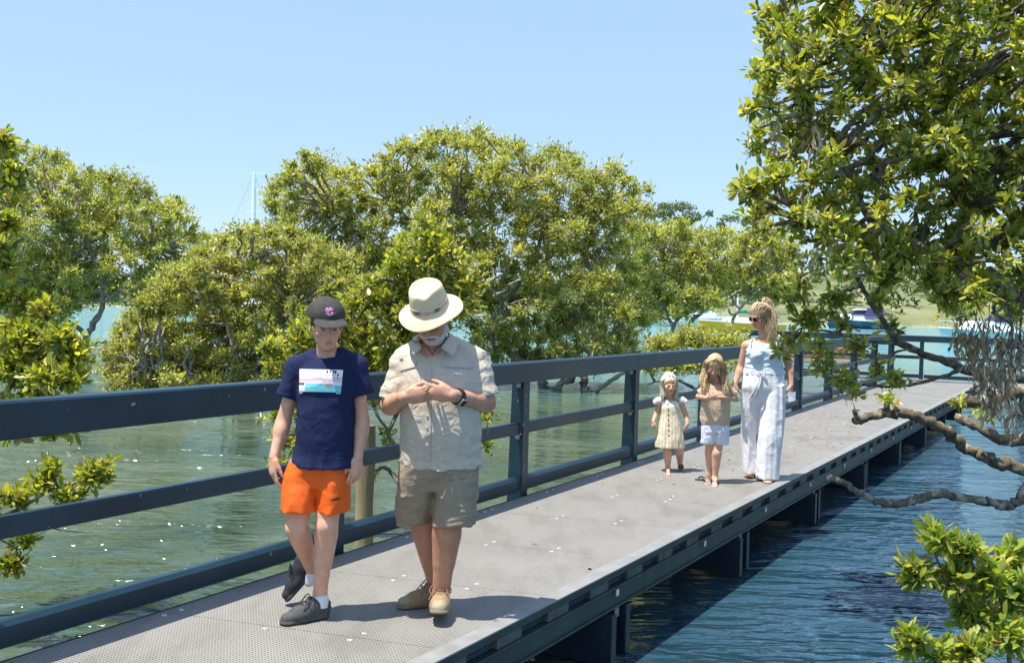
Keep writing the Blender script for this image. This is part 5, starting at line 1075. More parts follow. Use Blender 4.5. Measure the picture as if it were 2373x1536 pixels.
    so = S.build('shorts', material('orange_polyester', (.86, .135, .012), .6, 0, .05, 20, .15, 900, spec=.3, bdist=.0006, crumple=.007, cscale=8), root)
    t_ = np.linspace(0, 1, 14); sw = [(763 + 27 * a, 1157 + 6.5 * math.sin(a * math.pi * .62 + .0) * (1 - a) ** .35 * 1.0 - 4.5 * a + (1.5 if a < .1 else 0)) for a in t_]; sw2 = [(763 + 27 * a, 1157 + 2.2 * math.sin(a * math.pi) * (1 - a) - 4.5 * a) for a in t_[::-1]]
    shape_pts = sw + sw2; P = S.hit([p[0] for p in shape_pts], [p[1] for p in shape_pts], 4.5, 5.2, .004); nn_ = len(t_); Q = [[i_, i_ + 1, 2 * nn_ - 2 - i_, 2 * nn_ - 1 - i_] for i_ in range(nn_ - 1)]; mk('swoosh_emblem', P, np.array(Q), m_black, so)
    # shoes and socks
    for a, b_ in ((J(742, 1388, -.01), J(741, 1404, -.01)), (J(719, 1330, .208), J(716, 1347, .215))):
        K = Field(np.minimum(a, b_) - .08, np.maximum(a, b_) + .08, .004); K.cap(a + (a - b_) * .1, b_, .041, .046, 0, cut=True); K.build('sock', material('white_sock', (.75, .75, .76), .9) if 'white_sock' not in bpy.data.materials else bpy.data.materials['white_sock'], root)
    shoe(root, J(742, 1392, -.01), gp(684, 1442), .96, (.075, .075, .075), (.075, .078, .07), lace=(.03, .03, .03), toecap=(.085, .085, .085))
    shoe(root, J(720, 1345, .215), gp(706, 1400), .93, (.03, .032, .04), (.06, .06, .058), lace=(.02, .02, .02), pitch=-.86, floor=.205)

# ------------------------------------------------------------------ the woman in white linen trousers
def hair_cap(c, R, s, T, parent, col, h=.004, front=.06, low=-.02):
    H = Field(c - .16, c + .16, h); H.ell(T(0, -.020, .040), np.array([.088, .106, .092]) * s, R, 0); H.ell(T(0, .104, -.045), np.array([.078, .070, .105]) * s, R, .012, 'sub'); H.ell(T(0, .06, -.12), np.array([.09, .09, .09]) * s, R, .01, 'sub')
    H.wrinkle(lambda P: .0035 * pnoise(P * np.array([60, 60, 25], np.float32))); return H.build('hair', m_hair, parent, lambda V: np.array(col) * (1 + .45 * pnoise(V * np.array([70, 70, 20])))[:, None], 0)
def build_woman():
    Y0 = 9.3; mpp = Y0 / FPX; J = lambda x, y, dy=0.0: at(x, y, Y0 + dy); R_ = ringer(J, mpp); rs = np.random.RandomState(5)
    root = person((2.34, 9.3, 0), 'blonde woman in pale blue camisole, white linen trousers and sunglasses looking down'); skin = (.60, .325, .215)
    lo, hi = bounds(1690, 1850, 665, 1130, Y0); F = Field(lo, hi, .007); c = J(1761, 733, .0); R = frame((-.80, -.48, -.36), (-.2, -.16, .95)); s = .96; T = head(F, c, R, s, male=False)
    F.cap(T(0, -.025, -.05), J(1771, 794, .02), .046, .050, .02)
    F.loft([R_(1770, 900, 44, .115), R_(1770, 862, 38, .095), R_(1770, 830, 38, .095), R_(1770, 805, 40, .098), R_(1771, 795, 36, .075), R_(1771, 787, 20, .05, .02)], .015)
    for q in (1752, 1788): F.ell(J(q, 822, -.075), (.055, .05, .055), None, .03)
    F.cap(J(1755, 793, .015), J(1730, 800, .01), .04, .044, .03); F.cap(J(1788, 793, .015), J(1813, 800, .01), .04, .044, .03)
    for sh, el, w in (((1729, 803, .01), (1717, 852, .04), (1702, 891, -.03)), ((1814, 803, .01), (1829, 850, .05), (1833, 893, -.02))):
        a, e, q = J(*sh), J(*el), J(*w); F.cap(a, e, .043, .037, .02); F.cap(e, q, .037, .025, .015); F.ell(e * .75 + q * .25, (.037, .037, .045), None, .02)
    hand(F, J(1702, 891, -.03), (-.1, -.1, -1), (.7, .7, 0), (.6, -.8, 0), .88, (18, 26, 20), 3); hand(F, J(1833, 893, -.02), (-.1, -.25, -1), (-.7, .6, 0), (-.6, -.75, 0), .88, (30, 45, 35), 2)
    for x, x2, dy in ((1748, 1741, .06), (1784, 1778, -.05)): leg(F, J(x, 905), J(x - 2, 990, dy * .6), J(x2, 1088 + (8 if dy < 0 else 0), dy), (.085, .055, .055, .034))
    foot(F, J(1741, 1090, .06), gp(1746, 1106), .015, .92); foot(F, J(1778, 1098, -.05), gp(1779, 1119), .015, .92)
    def cols(V):
        col = np.tile(np.array(skin), (len(V), 1)); col *= (1 + .07 * pnoise(V * 8))[:, None]; head_cols(V, c, R, s, col, skin, (.18, .11, .06), lip=(.46, .18, .16)); return col
    F.build('body', m_skin, root, cols)
    # sunglasses
    mb = MB()
    for q in (-1, 1): mb.lathe([(0, .004), (.016, .003), (.023, 0), (.016, -.002)], T(q * .033, .102, .003), up=R @ np.array([q * .25, 1, 0]), sides=14); mb.tube([T(q * .054, .098, .010), T(q * .078, .05, .010), T(q * .082, -.005, .004)], .003, 5)
    mb.tube([T(-.012, .106, .008), T(.012, .106, .008)], .003, 5); mb.build('sunglasses', m_lens, root, True)
    hc = [(.50, .36, .19), (.66, .52, .31), (.34, .22, .11), (.74, .62, .42)]
    hair_cap(c, R, s, T, root, (.42, .29, .15)); mb = MB(); knot = T(0, -.092, .085); n = 130
    # swept back over the skull to the knot, then the ponytail falling over the shoulder
    for i in range(380):
        a = rs.uniform(-1.9, 1.9); zf = rs.uniform(-.01, .09); p0 = T(.087 * math.sin(a) * (1 - zf * 2), .088 * math.cos(a) - .01, .02 + zf); mid = (p0 + knot) / 2; dv = mid - T(0, -.01, .03); mid = T(0, -.01, .03) + dv / np.linalg.norm(dv) * .113 * s; c_ = np.array(hc[rs.randint(4)]) * rs.uniform(.8, 1.2); mb.tube(spline([p0, mid, knot + rs.normal(size=3) * .008], 4), np.linspace(.0015, .0018, 9), 3, c_, cap=False)
    for i in range(560):
        d0 = R @ np.array([rs.normal() * .5 + .15, -1, rs.normal() * .4 + .5]); L = rs.uniform(.26, .44); tgt = J(rs.normal(1784, 8), 700 + L * 235 + rs.normal() * 6, rs.normal() * .04 - .03); P = spline([knot + rs.normal(size=3) * .008, knot + d0 / np.linalg.norm(d0) * .055 + rs.normal(size=3) * .012, knot * .45 + tgt * .55 + np.array([.035, 0, .03]) + rs.normal(size=3) * .018, tgt], 4)
        mb.tube(P, np.linspace(.0019, .0009, len(P)), 3, np.array(hc[rs.randint(4)]) * rs.uniform(.8, 1.2), cap=False)
    for i in range(30):
        p0 = T(rs.uniform(-.07, .07), .075, .06 + rs.uniform(-.02, .04)); P = spline([p0, p0 + np.array([.01, -.012, -.02 + rs.normal() * .01]), p0 + np.array([.03 + rs.normal() * .015, -.02, -.07 + rs.normal() * .03])], 4); mb.tube(P, np.linspace(.0014, .0008, len(P)), 3, np.array(hc[3]) * rs.uniform(.8, 1.1), cap=False)
    mb.build('ponytail', m_hair, root, True, True)
    # camisole
    S = Field(lo, hi, .007); S.loft([R_(1770, 868, 47, .122), R_(1770, 850, 44, .112), R_(1770, 828, 42.5, .108, -.004), R_(1770, 808, 43, .112, -.004), R_(1771, 796, 39, .09)], .01)
    for q in (1752, 1788): S.ell(J(q, 823, -.082), (.06, .055, .06), None, .03)
    S.wrinkle(lambda P: folds(P, 12, .010, (.6, .6, 1.7), 3.) + folds(P, 20, .004, (1, 1, 1.3), 8.)); S.plane(J(1770, 797, -.1), (0, -.25, 1)); S.cap(J(1764, 782, -.14), J(1763, 806, -.17), .055, .012, .006, 'sub'); S.ell(J(1770, 785, .02), (.115, .06, .06), None, .01, 'sub')
    m_cam = material('pale_blue_linen', (.62, .74, .80), .85, 0, .05, 25, .2, 700, spec=.2, bdist=.001, crumple=.012, cscale=12); top = S.build('camisole', m_cam, root)
    for a, b_, d_, e_ in ((1738, 1740, 1744, 1745), (1800, 1798, 1795, 1795)):
        mb = MB(); mb.tube(spline([J(a, 803, -.10), J(b_, 790, -.06), J(d_, 786, .01), J(e_, 795, .08)], 5), .0055, 6); mb.build('strap', m_cam, top, True)
    # trousers
    S = Field(lo, hi, .007); S.loft([R_(1770, 856, 45, .112), R_(1770, 868, 47, .118), R_(1769, 900, 52, .130), R_(1768, 925, 42, .10)], .02)
    S.loft([R_(1747, 890, 28, .115), R_(1743, 940, 25, .11, .03), R_(1739, 1010, 21, .09, .08), R_(1739, 1060, 18, .085, .09), R_(1739, 1096, 17, .085, .09)], .006); S.loft([R_(1790, 890, 29, .12), R_(1788, 940, 30, .12, -.02), R_(1786, 1010, 28, .11, -.06), R_(1781, 1060, 25.5, .105, -.065), R_(1778, 1108, 25, .105, -.06)], .006)
    S.wrinkle(lambda P: folds(P, 7, .016, (1.8, 1.4, .25), 3.) + folds(P, 11, .004, (.8, .8, .8), 8.))
    tr_ = S.build('trousers', material('white_linen', (.83, .82, .84), .88, 0, .04, 25, .25, 600, spec=.15, bdist=.001, crumple=.005, cscale=12), root)
    mb = MB(); m_cord = material('white_cord', (.72, .71, .74), .9)
    k_ = S.hit([1764], [866], 8.9, 9.4, .012)[0]
    for px, py in ((1735, 926), (1752, 918)):
        e = S.hit([px], [py], 8.9, 9.4, .012)[0]; mid = S.hit([(1764 + px) / 2 + 3], [(866 + py) / 2], 8.9, 9.4, .02)[0]; mb.tube(spline([k_, mid, e], 6), .0065, 6)
    mb.tube(spline([k_, k_ + [.03, -.01, .02], k_ + [.035, -.01, -.02], k_], 5), .006, 6); mb.tube(spline([k_, k_ + [-.03, -.01, .015], k_ + [-.03, -.01, -.025], k_], 5), .006, 6); mb.build('drawstring', m_cord, tr_, True)
    sandal(root, J(1741, 1090, .06), gp(1746, 1106), .92, (.03, .03, .034), 'wide'); sandal(root, J(1778, 1098, -.05), gp(1779, 1119), .92, (.42, .30, .22), 'wide')
    # folded white cloth mask in her hand
    mb = MB(); h0 = J(1833, 908, -.07)
    for q in (0, .012): 
        P = [h0 + np.array([(-.035 + q), -.02 + q, -.005]), h0 + np.array([.03 + q, -.02 + q, 0.0]), h0 + np.array([.038 + q * .5, -.02 + q, -.075]), h0 + np.array([-.028 + q * .5, -.03 + q, -.095])]; mb.hexa(P + [p + np.array([.002, .006, 0]) for p in P])
    mb.tube(spline([h0 + np.array([-.03, -.02, -.02]), h0 + np.array([-.055, -.03, -.05]), h0 + np.array([-.03, -.02, -.09])], 6), .002, 5)
    tag(mb.build('face_mask', material('white_paper_cloth', (.74, .77, .86), .8), None), 'folded pale face mask held in the hand of the woman in white trousers', 'mask')
def sandal(root, ank, toe, s, col, kind, sole=None, lift=0.0, strapcol=None, pitch=0.0):
    ank, toe = np.asarray(ank, float), np.asarray(toe, float); d = toe - ank; d[2] = 0; d /= np.linalg.norm(d); sd = np.cross(d, [0, 0, 1.]); up = np.array([0, 0, 1.]); cp, sp_ = math.cos(pitch), math.sin(pitch); d, up = d * cp + up * sp_, up * cp - d * sp_
    L = .235 * s; h0 = np.array([ank[0], ank[1], lift]) - d * .06 * s
    def T(a, b_, c_): return h0 + d * a * s + sd * b_ * s + up * c_ * s
    F = Field(np.minimum(T(-.05, 0, 0), T(.3, 0, 0)) - .07, np.maximum(T(-.05, 0, 0), T(.3, 0, 0)) + .12, .004); F.cap(T(.03, 0, .009), T(.12, 0, .009), .034 * s, .035 * s, .01, sq=(up, .27)); F.cap(T(.12, 0, .009), T(.215, 0, .009), .035 * s, .042 * s, .01, sq=(up, .24)); o = F.build('sandal', material('sandal_sole', sole or col, .8) , root)
    sc_ = strapcol or col
    if kind == 'wide': ls = [(.165, .045, .012), (.145, .05, .012), (.06, .055, .008)]
    elif kind == 'ankle': ls = [(.175, .042, .010), (.15, .044, .010), (.05, .085, .006), (.05, .09, .006)]
    else: ls = []
    for a, hgt, w in ls: mb = MB(); mb.tube(spline([T(a, -.040, .012), T(a, -.032, hgt * .8), T(a, 0, hgt + .008), T(a, .032, hgt * .8), T(a, .040, .012)], 5), w * s, 6, sc_); mb.build('strap', m_shoe, o, True, True)
    if kind == 'thong':
        for q in (-1, 1): mb = MB(); mb.tube(spline([T(.205, -.005, .014), T(.185, q * .012, .048), T(.12, q * .040, .03), T(.10, q * .04, .012)], 5), .0075 * s, 6, sc_); mb.build('strap', m_shoe, o, True, True)
def build_girl():
    Y0 = 9.06; mpp = Y0 / FPX; J = lambda x, y, dy=0.0: at(x, y, Y0 + dy); R_ = ringer(J, mpp); rs = np.random.RandomState(6)
    root = person((1.86, 9.06, 0), 'girl with long wavy golden hair in tan T-shirt and white shorts, looking at her hands'); skin = (.63, .365, .25)
    lo, hi = bounds(1596, 1722, 802, 1140, Y0, .4, .4); F = Field(lo, hi, .005); c = J(1656, 848, -.03); R = frame((-.22, -.80, -.52), (-.04, -.5, .85)); s = .84; T = head(F, c, R, s, child=True)
    F.cap(T(0, -.02, -.05), J(1661, 892, .02), .032, .036, .02); F.loft([R_(1657, 985, 30, .08), R_(1659, 930, 27, .075), R_(1660, 900, 27, .072), R_(1661, 889, 16, .045)], .015)
    for sh, el, w in (((1636, 898, .01), (1619, 919, .03), (1636, 922, -.15)), ((1686, 898, .01), (1704, 924, .02), (1664, 921, -.15))):
        a, e, q = J(*sh), J(*el), J(*w); F.cap(a, e, .029, .026, .015); F.cap(e, q, .026, .018, .012)
    hand(F, J(1636, 922, -.15), (.9, -.2, .1), (.1, .9, .1), (0, 0, 1), .66, (22, 36, 28), 2); hand(F, J(1664, 921, -.15), (-.9, -.2, .1), (-.1, .9, .1), (0, 0, 1), .66, (22, 36, 28), 2)
    leg(F, J(1645, 990), J(1645, 1046, .02), J(1645, 1097, .05), (.058, .038, .038, .025)); leg(F, J(1671, 990), J(1661, 1050, -.05), J(1657, 1106, -.03), (.058, .040, .040, .026)); foot(F, J(1645, 1098, .05), gp(1632, 1114), .018, .70); foot(F, J(1657, 1107, -.03), gp(1656, 1128), .018, .70)
    def cols(V):
        col = np.tile(np.array(skin), (len(V), 1)); head_cols(V, c, R, s, col, skin, (.24, .15, .08), child=True, blush=.08); return col
    F.build('body', m_skin, root, cols)
    hc = [(.58, .39, .18), (.70, .51, .27), (.44, .28, .12), (.80, .64, .40)]; hair_cap(c, R, s, T, root, (.56, .38, .18)); mb = MB(); cl = [(c + R @ np.array([0, -.01, .01]), .098 * s)]
    for i in range(520):
        sd_ = rs.choice([-1, 1]); a = rs.uniform(.8, 2.9); p0 = T(sd_ * .02 * rs.uniform(0, 1), .06 - .12 * rs.uniform(0, 1), .122); p1 = T(sd_ * .088 * math.sin(a) , .085 * math.cos(a) - .015, .05); dv = p1 - c; p1 = c + dv / np.linalg.norm(dv) * .108 * s; L = rs.uniform(.6, 1.0)
        p2 = T(sd_ * .098 * math.sin(a), .07 * math.cos(a) - .02, -.04); e = np.array([c[0] - sd_ * rs.uniform(.03 if a > 1.9 else .06, .115), c[1] - .03 - .08 * math.cos(a) + rs.normal() * .02, c[2] - .10 - .15 * L]); w_ = rs.normal(size=(2, 3)) * .013; P = spline([p0, p1, p2 + w_[0], p2 * .5 + e * .5 + w_[1] + np.array([-sd_ * .024, 0, 0]), e], 4); mb.tube(P, np.linspace(.0018, .0011, len(P)), 3, np.array(hc[rs.randint(4)]) * rs.uniform(.8, 1.2), cap=False)
    mb.build('hair_locks', m_hair, root, True, True)
    S = Field(lo, hi, .006); S.loft([R_(1657, 983, 32, .092), R_(1657, 970, 35, .10), R_(1658, 940, 33.5, .095, -.01), R_(1660, 910, 32, .088), R_(1661, 890, 20, .055, .01)], .01)
    S.cap(J(1648, 891, .01), J(1636, 899, .01), .030, .034, .02); S.cap(J(1676, 890, .01), J(1687, 899, .01), .030, .034, .02); S.cap(J(1636, 899, .01), J(1622, 912, .025), .036, .043, .02, cut=True); S.cap(J(1687, 899, .01), J(1702, 914, .02), .036, .043, .02, cut=True); S.wrinkle(lambda P: folds(P, 12, .010, (1, 1, .8), 2.) * (.3 + .7 * np.clip((.75 - P[:, 2]) / .15, 0, 1))); S.cap(T(0, 0, -.08), J(1660, 893, -.02), .034, .038, .004, 'sub')
    S.build('t_shirt', material('tan_jersey', (.58, .44, .30), .9, 0, .06, 30, .2, 800, spec=.15, bdist=.001, crumple=.008, cscale=15), root)
    S = Field(lo, hi, .006); S.loft([R_(1657, 972, 29, .085), R_(1657, 1000, 31, .088)], .02); S.loft([R_(1643, 985, 17, .082), R_(1641, 1027, 17.5, .078, .01)], .01); S.loft([R_(1672, 985, 17, .082), R_(1671, 1029, 17.5, .078, -.02)], .01); S.wrinkle(lambda P: folds(P, 16, .008, (1, 1, 1), 5.)); S.build('shorts', material('white_denim', (.68, .70, .78), .9, 0, .06, 30, .3, 500, spec=.15, crumple=.008, cscale=18), root)
    sandal(root, J(1645, 1098, .05), gp(1632, 1114), .76, (.035, .045, .055), 'thong', strapcol=(.10, .06, .04)); sandal(root, J(1657, 1107, -.03), gp(1656, 1128), .76, (.035, .045, .055), 'thong', strapcol=(.10, .06, .04))
def build_toddler():
    Y0 = 9.64; mpp = Y0 / FPX; J = lambda x, y, dy=0.0: at(x, y, Y0 + dy); R_ = ringer(J, mpp); rs = np.random.RandomState(8)
    root = person((1.60, 9.64, 0), 'toddler with white-blonde hair in cream striped button dress and brown sandals'); skin = (.64, .37, .255)
    lo, hi = bounds(1500, 1606, 852, 1112, Y0, .35, .35); F = Field(lo, hi, .005); c = J(1551, 890, -.02); R = frame((.10, -.97, -.16), (0, -.16, .98)); s = .84; T = head(F, c, R, s, child=True)
    F.cap(T(0, -.02, -.05), J(1553, 928, .01), .030, .034, .02); F.loft([R_(1553, 1020, 22, .08), R_(1553, 960, 20, .072), R_(1553, 935, 20, .065), R_(1553, 926, 12, .04)], .015)
    for sh, el, w in (((1529, 932, .0), (1522, 957, .02), (1514, 976, -.03)), ((1578, 932, .0), (1589, 960, .02), (1593, 981, -.03))):
        a, e, q = J(*sh), J(*el), J(*w); F.cap(a, e, .028, .026, .015); F.cap(e, q, .026, .019, .012)
    hand(F, J(1514, 976, -.03), (-.1, -.2, -1), (.7, .5, 0), (.5, -.8, 0), .55, (45, 50, 40), 2); hand(F, J(1593, 981, -.03), (-.1, -.2, -1), (-.7, .5, 0), (-.5, -.8, 0), .55, (45, 50, 40), 2)
    leg(F, J(1544, 1020), J(1547, 1050, -.02), J(1548, 1083, .0), (.05, .036, .036, .025)); leg(F, J(1568, 1020), J(1575, 1047, .03), J(1576, 1070, .10), (.05, .036, .036, .025)); foot(F, J(1548, 1084, .0), gp(1549, 1101), .018, .56)
    foot(F, J(1576, 1071, .10), J(1578, 1086, .02), .04, .56)
    def cols(V):
        col = np.tile(np.array(skin), (len(V), 1)); head_cols(V, c, R, s, col, skin, (.40, .28, .16), child=True, blush=.12); return col
    F.build('body', m_skin, root, cols)
    hc = [(.80, .70, .50), (.86, .79, .62), (.72, .60, .40)]; hair_cap(c, R, s, T, root, (.78, .68, .48)); mb = MB()
    for i in range(330):
        sd_ = rs.choice([-1, 1]); a = rs.uniform(.95, 2.75); p0 = T(sd_ * .01, .06 - .12 * rs.uniform(0, 1), .125); p1 = T(sd_ * .088 * math.sin(a), .085 * math.cos(a) - .015, .05); dv = p1 - c; p1 = c + dv / np.linalg.norm(dv) * .108 * s; e = np.array([c[0] - sd_ * rs.uniform(.052, .085), c[1] - .07 * math.cos(a) - .005, c[2] - rs.uniform(.10, .155)]); p2 = T(sd_ * .094 * math.sin(a), .07 * math.cos(a) - .02, -.03); P = spline([p0, p1, p2 + rs.normal(size=3) * .005, e], 5); mb.tube(P, np.linspace(.0021, .0012, len(P)), 3, np.array(hc[rs.randint(3)]) * rs.uniform(.85, 1.15), cap=False)
    for i in range(12):
        p0 = T(rs.normal() * .02, -.02, .12); P = spline([p0, p0 + [rs.normal() * .012, 0, .018], p0 + [-.03 + rs.normal() * .02, .01, .004]], 4); mb.tube(P, np.linspace(.003, .0012, len(P)), 4, hc[1], cap=False)
    mb.build('hair_locks', m_hair, root, True, True)
    S = Field(lo, hi, .006); S.loft([R_(1552, 1036, 34, .125), R_(1552, 1015, 32, .118), R_(1553, 985, 27, .10), R_(1553, 962, 22.5, .085), R_(1553, 940, 23, .08), R_(1553, 928, 16, .05)], .01); S.wrinkle(lambda P: folds(P, 14, .012, (1.5, 1.5, .25), 2.) * np.clip((.55 - P[:, 2]) / .2, 0, 1) + folds(P, 18, .003)); S.cap(T(0, 0, -.08), J(1553, 930, -.01), .030, .034, .004, 'sub')
    x0 = J(1553, 960)[0]
    def dc(V):
        a = np.arctan2(V[:, 0] - x0, -(V[:, 1] - Y0) + .12); m = np.sin(a * 46) > .35; c_ = np.tile(np.array([.76, .68, .52]), (len(V), 1)); c_[m] = (.62, .52, .36); c_[V[:, 2] > J(1553, 940)[2]] = (.78, .77, .76); return c_
    dr = S.build('dress', m_cloth_attr, root, dc); mbt = material('brown_button', (.22, .12, .06), .4)
    for py in (936, 948, 960, 972, 984, 996, 1008): 
        p = S.hit([1548 + (py - 936) * .03], [py], 9.2, 9.8, .004)[0]; mb = MB(); mb.lathe([(0, .002), (.007, .0018), (.008, 0), (.008, -.004)], p, up=(0, -1, .1), sides=10); mb.build('button', mbt, dr, True)
    for x, y, q in ((1526, 928, -1), (1580, 927, 1)):
        K = Field(J(x, y) - .09, J(x, y) + .09, .004); K.ell(J(x, y, .0), (.036, .045, .034), None, 0); K.ell(J(x + q * 7, y + 3, 0), (.026, .042, .028), None, .012); K.wrinkle(lambda P: folds(P, 30, .008, (1, 1, .5))); K.build('flutter_sleeve', material('white_broderie', (.76, .75, .75), .9, 0, .05, 50, .3, 300), dr)
    sandal(root, J(1548, 1084, .0), gp(1549, 1103), .62, (.16, .06, .035), 'ankle', strapcol=(.17, .07, .04)); sandal(root, J(1576, 1073, .10), J(1578, 1092, .02), .62, (.16, .06, .035), 'ankle', lift=.045, strapcol=(.17, .07, .04), pitch=-.25)
# ================================================================== BOATS AND PONTOON
m_gel = material('white_gelcoat', (.72, .73, .73), .25, 0, .06, 2.0); m_yel = material('yellow_hull', (.85, .40, .01), .3, 0, .08, 2.0); m_blu = material('blue_hull', (.012, .075, .16), .25, 0, .1, 2.0); m_teal = material('teal_canvas', (.02, .20, .18), .8, 0, .15, 3.0); m_purp = material('purple_canvas', (.07, .06, .19), .8, 0, .15, 3.0); m_alu = material('mast_alloy', (.90, .91, .92), .5, .0, .05, 2.0); m_wire = material('rigging_wire', (.35, .37, .40), .4, .5, .05, 2.0); m_win = material('tinted_window', (.02, .025, .03), .08, 0, .05, 2.0); m_crm = material('cream_canvas', (.66, .56, .30), .8, 0, .1, 3.0); m_aqua = material('pale_aqua_hull', (.45, .62, .62), .3, 0, .06, 2)
def hull_mesh(L, B, H, keel=.35, n=18, stern=.75):
    V, Q = [], []; sec = 9
    for i in range(n + 1):
        u = i / n; hb = B / 2 * (stern + (1 - stern) * min(1, u * 3)) * (1 - max(0, (u - .45) / .55) ** 2.2); sheer = H * (.82 + .28 * (u - .35) ** 2 + .12 * u)
        for j in range(sec):
            v = j / (sec - 1) * 2 - 1; a = abs(v); y = hb * math.copysign(min(1, a ** .75), v) if a > 0 else 0; z = -keel * (1 - a ** 1.8) * (1 - u * .6) + (sheer) * max(0, (a - .35) / .65) ** 1.1; V.append((L * (u - .5) + (.10 * L * max(0, u - .8) * 5 * (z / H) * .35 if u > .8 else 0), y, z))
    for i in range(n):
        for j in range(sec - 1): a = i * sec + j; Q.append((a, a + sec, a + sec + 1, a + 1))
    dk = [(i * sec, i * sec + sec - 1) for i in range(n + 1)]; D = [(dk[i][0], dk[i][1], dk[i + 1][1], dk[i + 1][0]) for i in range(n)]
    T = [(0 + j, j + 1, sec - 1) for j in range(sec - 2)]
    return np.array(V), Q, D, T
def place(V, o, ang): ca, sa = math.cos(ang), math.sin(ang); V = np.asarray(V, float); return np.c_[V[:, 0] * ca - V[:, 1] * sa + o[0], V[:, 0] * sa + V[:, 1] * ca + o[1], V[:, 2] + o[2]]
def boat(name, label, px, Y, L, B, H, ang, hullm, mast=None, cabin=None, canvas=None, cat='boat', boom=None, extra=None, deckm=None):
    x0 = at(px, 740, Y)[0]; o = np.array([x0, Y, WATER_Z]); root = empty(name, o); tag(root, label, cat); V, Q, D, T = hull_mesh(L, B, H)
    V2 = place(V, o, ang); mk('hull', V2, [np.array(Q), np.array(T)], hullm, root, None, True); mk('deck', V2 + np.array([0, 0, -.03]), np.array(D), deckm or m_gel, root)
    mb = MB(); nn = len(V) // 9
    for side in (0, 8): mb.tube(V2[[i * 9 + side for i in range(nn)]], .05, 5)
    mb.build('rub_rail', m_gel, root, True)
    def bx(nm_, mat_, x0_, x1_, w0, z0, z1, taper=.75, w1=None, rake=.25):
        pts = [(x0_, -w0, z0), (x1_, -w0, z0), (x1_, w0, z0), (x0_, w0, z0), (x0_ + rake * .2, -w0 * taper, z1), (x1_ - rake, -w0 * taper, z1), (x1_ - rake, w0 * taper, z1), (x0_ + rake * .2, w0 * taper, z1)]; m_ = MB(); m_.hexa(place(pts, o, ang)); ob = m_.build(nm_, mat_, root); return bevel(ob, .06, 2)
    if cabin:
        for c in cabin: bx(*c)
    if mast:
        mx, mh, mr = mast; m_ = MB(); b0 = place([(mx, 0, H * .8)], o, ang)[0]; m_.tube([b0, b0 + [0, 0, mh * .6], b0 + [0, 0, mh]], [mr, mr * .95, mr * .75], 10); m_.build('mast', m_alu, root, True)
        top = b0 + [0, 0, mh]; m_ = MB(); m_.box(top + [mr * 1.5, 0, .05], (mr * 3.5, 0, 0), (0, mr * .6, 0), (0, 0, .06)); m_.tube([top + [-mr * 3, 0, 0], top + [-mr * 3, 0, .35]], .02, 4); m_.build('masthead', m_alu, root)
        for q in (.45, .72):
            m_ = MB(); p = b0 + [0, 0, mh * q]; e = place([(mx, B * .32, 0), (mx, -B * .32, 0)], o, ang); m_.tube([[e[0][0] - L * .06, e[0][1], p[2]], p, [e[1][0] + L * .06, e[1][1], p[2]]], .03, 5); m_.build('spreader', m_alu, root)
        for q in (place([(L * .5, 0, H)], o, ang)[0], place([(-L * .48, 0, H)], o, ang)[0], place([(mx, B * .48, H * .8)], o, ang)[0] - [L * .06, 0, 0], place([(mx, -B * .48, H * .8)], o, ang)[0] + [L * .06, 0, 0]):
            m_ = MB(); m_.tube([q, top], .018, 4); m_.build('stay', m_wire, root, True)
        if boom:
            m_ = MB(); A, Bq = place([(mx, 0, H + 1.0), (mx - boom, 0, H + 1.0)], o, ang); t_ = np.linspace(0, 1, 8); m_.tube([A * (1 - a) + Bq * a + [0, 0, .05 * math.sin(a * 9)] for a in t_], .20 - .08 * t_, 8); m_.build('sail_cover', m_teal, root, True)
    m_ = MB()
    for i in range(2, nn - 1, 3):
        for side in (0, 8): p = V2[i * 9 + side]; m_.tube([p, p + [0, 0, .6]], .015, 4)
    for side in (0, 8): m_.tube(np.array([V2[i * 9 + side] + [0, 0, .6] for i in range(2, nn)]), .012, 4)
    m_.build('guard_rail', m_alu, root, True)
    return root
boat('sailing_yacht', 'yellow-hulled sailing yacht with teal sail cover moored behind the woman', 1722, 104, 8.6, 2.6, 1.15, math.pi, m_yel, (.6, 11.6, .09), [('cabin', m_gel, -1.4, 2.2, .85, 1.0, 1.55), ('spray_hood', m_crm, -2.2, -1.2, .85, 1.1, 2.0, .7)], boom=3.6, cat='yacht')
boat('sailing_yacht', 'white sailing yacht whose tall mast rises above the mangroves beside the boy', 573, 120, 12.5, 3.6, 1.4, .25, m_gel, (.5, at(592, 402, 120)[2] - WATER_Z - 1.15, .28), [('cabin', m_gel, -1.8, 3.2, 1.2, 1.2, 1.8)], boom=5, cat='yacht')
boat('motor_cruiser', 'blue-hulled white cruiser with purple canopy, seen through the overhanging leaves', 1990, 158, 9.4, 3.0, 1.45, math.pi, m_blu, None, [('cabin', m_gel, -.8, 3.4, 1.15, 1.35, 2.3, .8, None, .9), ('windscreen', m_win, -.6, 1.6, 1.1, 2.25, 2.9, .8, None, .7), ('canopy', m_purp, -3.6, -.5, 1.15, 1.6, 3.3, .85, None, .2), ('hardtop', m_gel, -.9, .9, 1.1, 2.95, 3.15, .95, None, .2)], cat='cruiser')
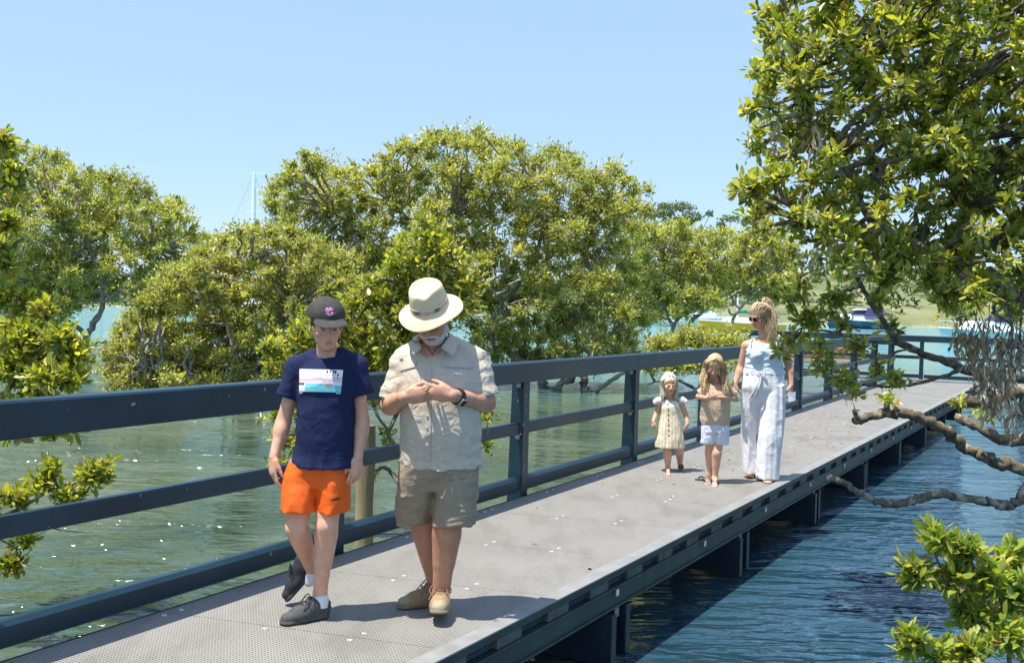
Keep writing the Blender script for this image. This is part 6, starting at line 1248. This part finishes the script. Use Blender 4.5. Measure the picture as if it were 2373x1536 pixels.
boat('motorboat', 'pale aqua-white motorboat moored beyond the dead leaves', 2300, 84, 8.8, 2.8, 1.2, math.pi + .1, m_aqua, None, [('cabin', m_gel, -1.5, 2.6, 1.05, 1.1, 1.9, .8, None, .8), ('windscreen', m_win, -1.2, .4, .95, 1.85, 2.4, .8, None, .6)], cat='motorboat')
boat('motorboat', 'white motorboat moored in gap under the sparse mangrove branches', 1625, 140, 8.5, 2.7, 1.3, 0.12, m_gel, None, [('cabin', m_gel, -2.0, 2.2, 1.1, 1.2, 2.3, .8, None, .8), ('windscreen', m_win, -1.2, .8, 1.0, 2.2, 2.8, .8, None, .6)], cat='motorboat')
boat('dinghy', 'small white dinghy afloat further along from the white motorboat', 1545, 135, 4.2, 1.6, .7, .2, m_gel, None, [('seat', m_crm, -.6, -.2, .5, .5, .6, 1, None, 0)], cat='dinghy')
# timber pontoon beyond the far branch
pp = at(1915, 830, 44); root = empty('timber_pontoon', (pp[0], 44, WATER_Z)); tag(root, 'low red-brown timber pontoon floating behind the railing posts', 'pontoon')
m_plank = material('red_brown_timber', (.36, .15, .075), .7, 0, .35, 3.0, .4, 40, stretch=(1, 6, 1)); m_pale = material('pale_timber', (.55, .36, .25), .7, 0, .2, 4.0)
for i in range(9):
    mb = MB(); mb.box((pp[0] - 2.2 + i * .46, 44.9, WATER_Z + .62), (.222, 0, 0), (0, 1.0, 0), (0, 0, .03)); mb.build('deck_board', m_plank, root)
for k_, (z, m_) in enumerate(((.50, m_plank), (.30, m_plank), (.10, m_pale))):
    mb = MB(); mb.box((pp[0] - .36, 43.86, WATER_Z + z), (2.15, 0, 0), (0, .03, 0), (0, 0, .085)); mb.build('fascia_board', m_, root)
for i in (-1, 1):
    mb = MB(); mb.tube([(pp[0] - .36 - 2.0, 44.9 + i * .6, WATER_Z + .12), (pp[0] - .36 + 2.0, 44.9 + i * .6, WATER_Z + .12)], .28, 12); mb.build('float', m_navy, root, True)
    mb = MB(); mb.tube([(pp[0] - .36 + i * 1.9, 45.8, -1.5), (pp[0] - .36 + i * 1.9, 45.8, .9)], .12, 10); mb.build('guide_pile', m_pile, root, True)
build_man(); build_boy(); build_woman(); build_girl(); build_toddler()
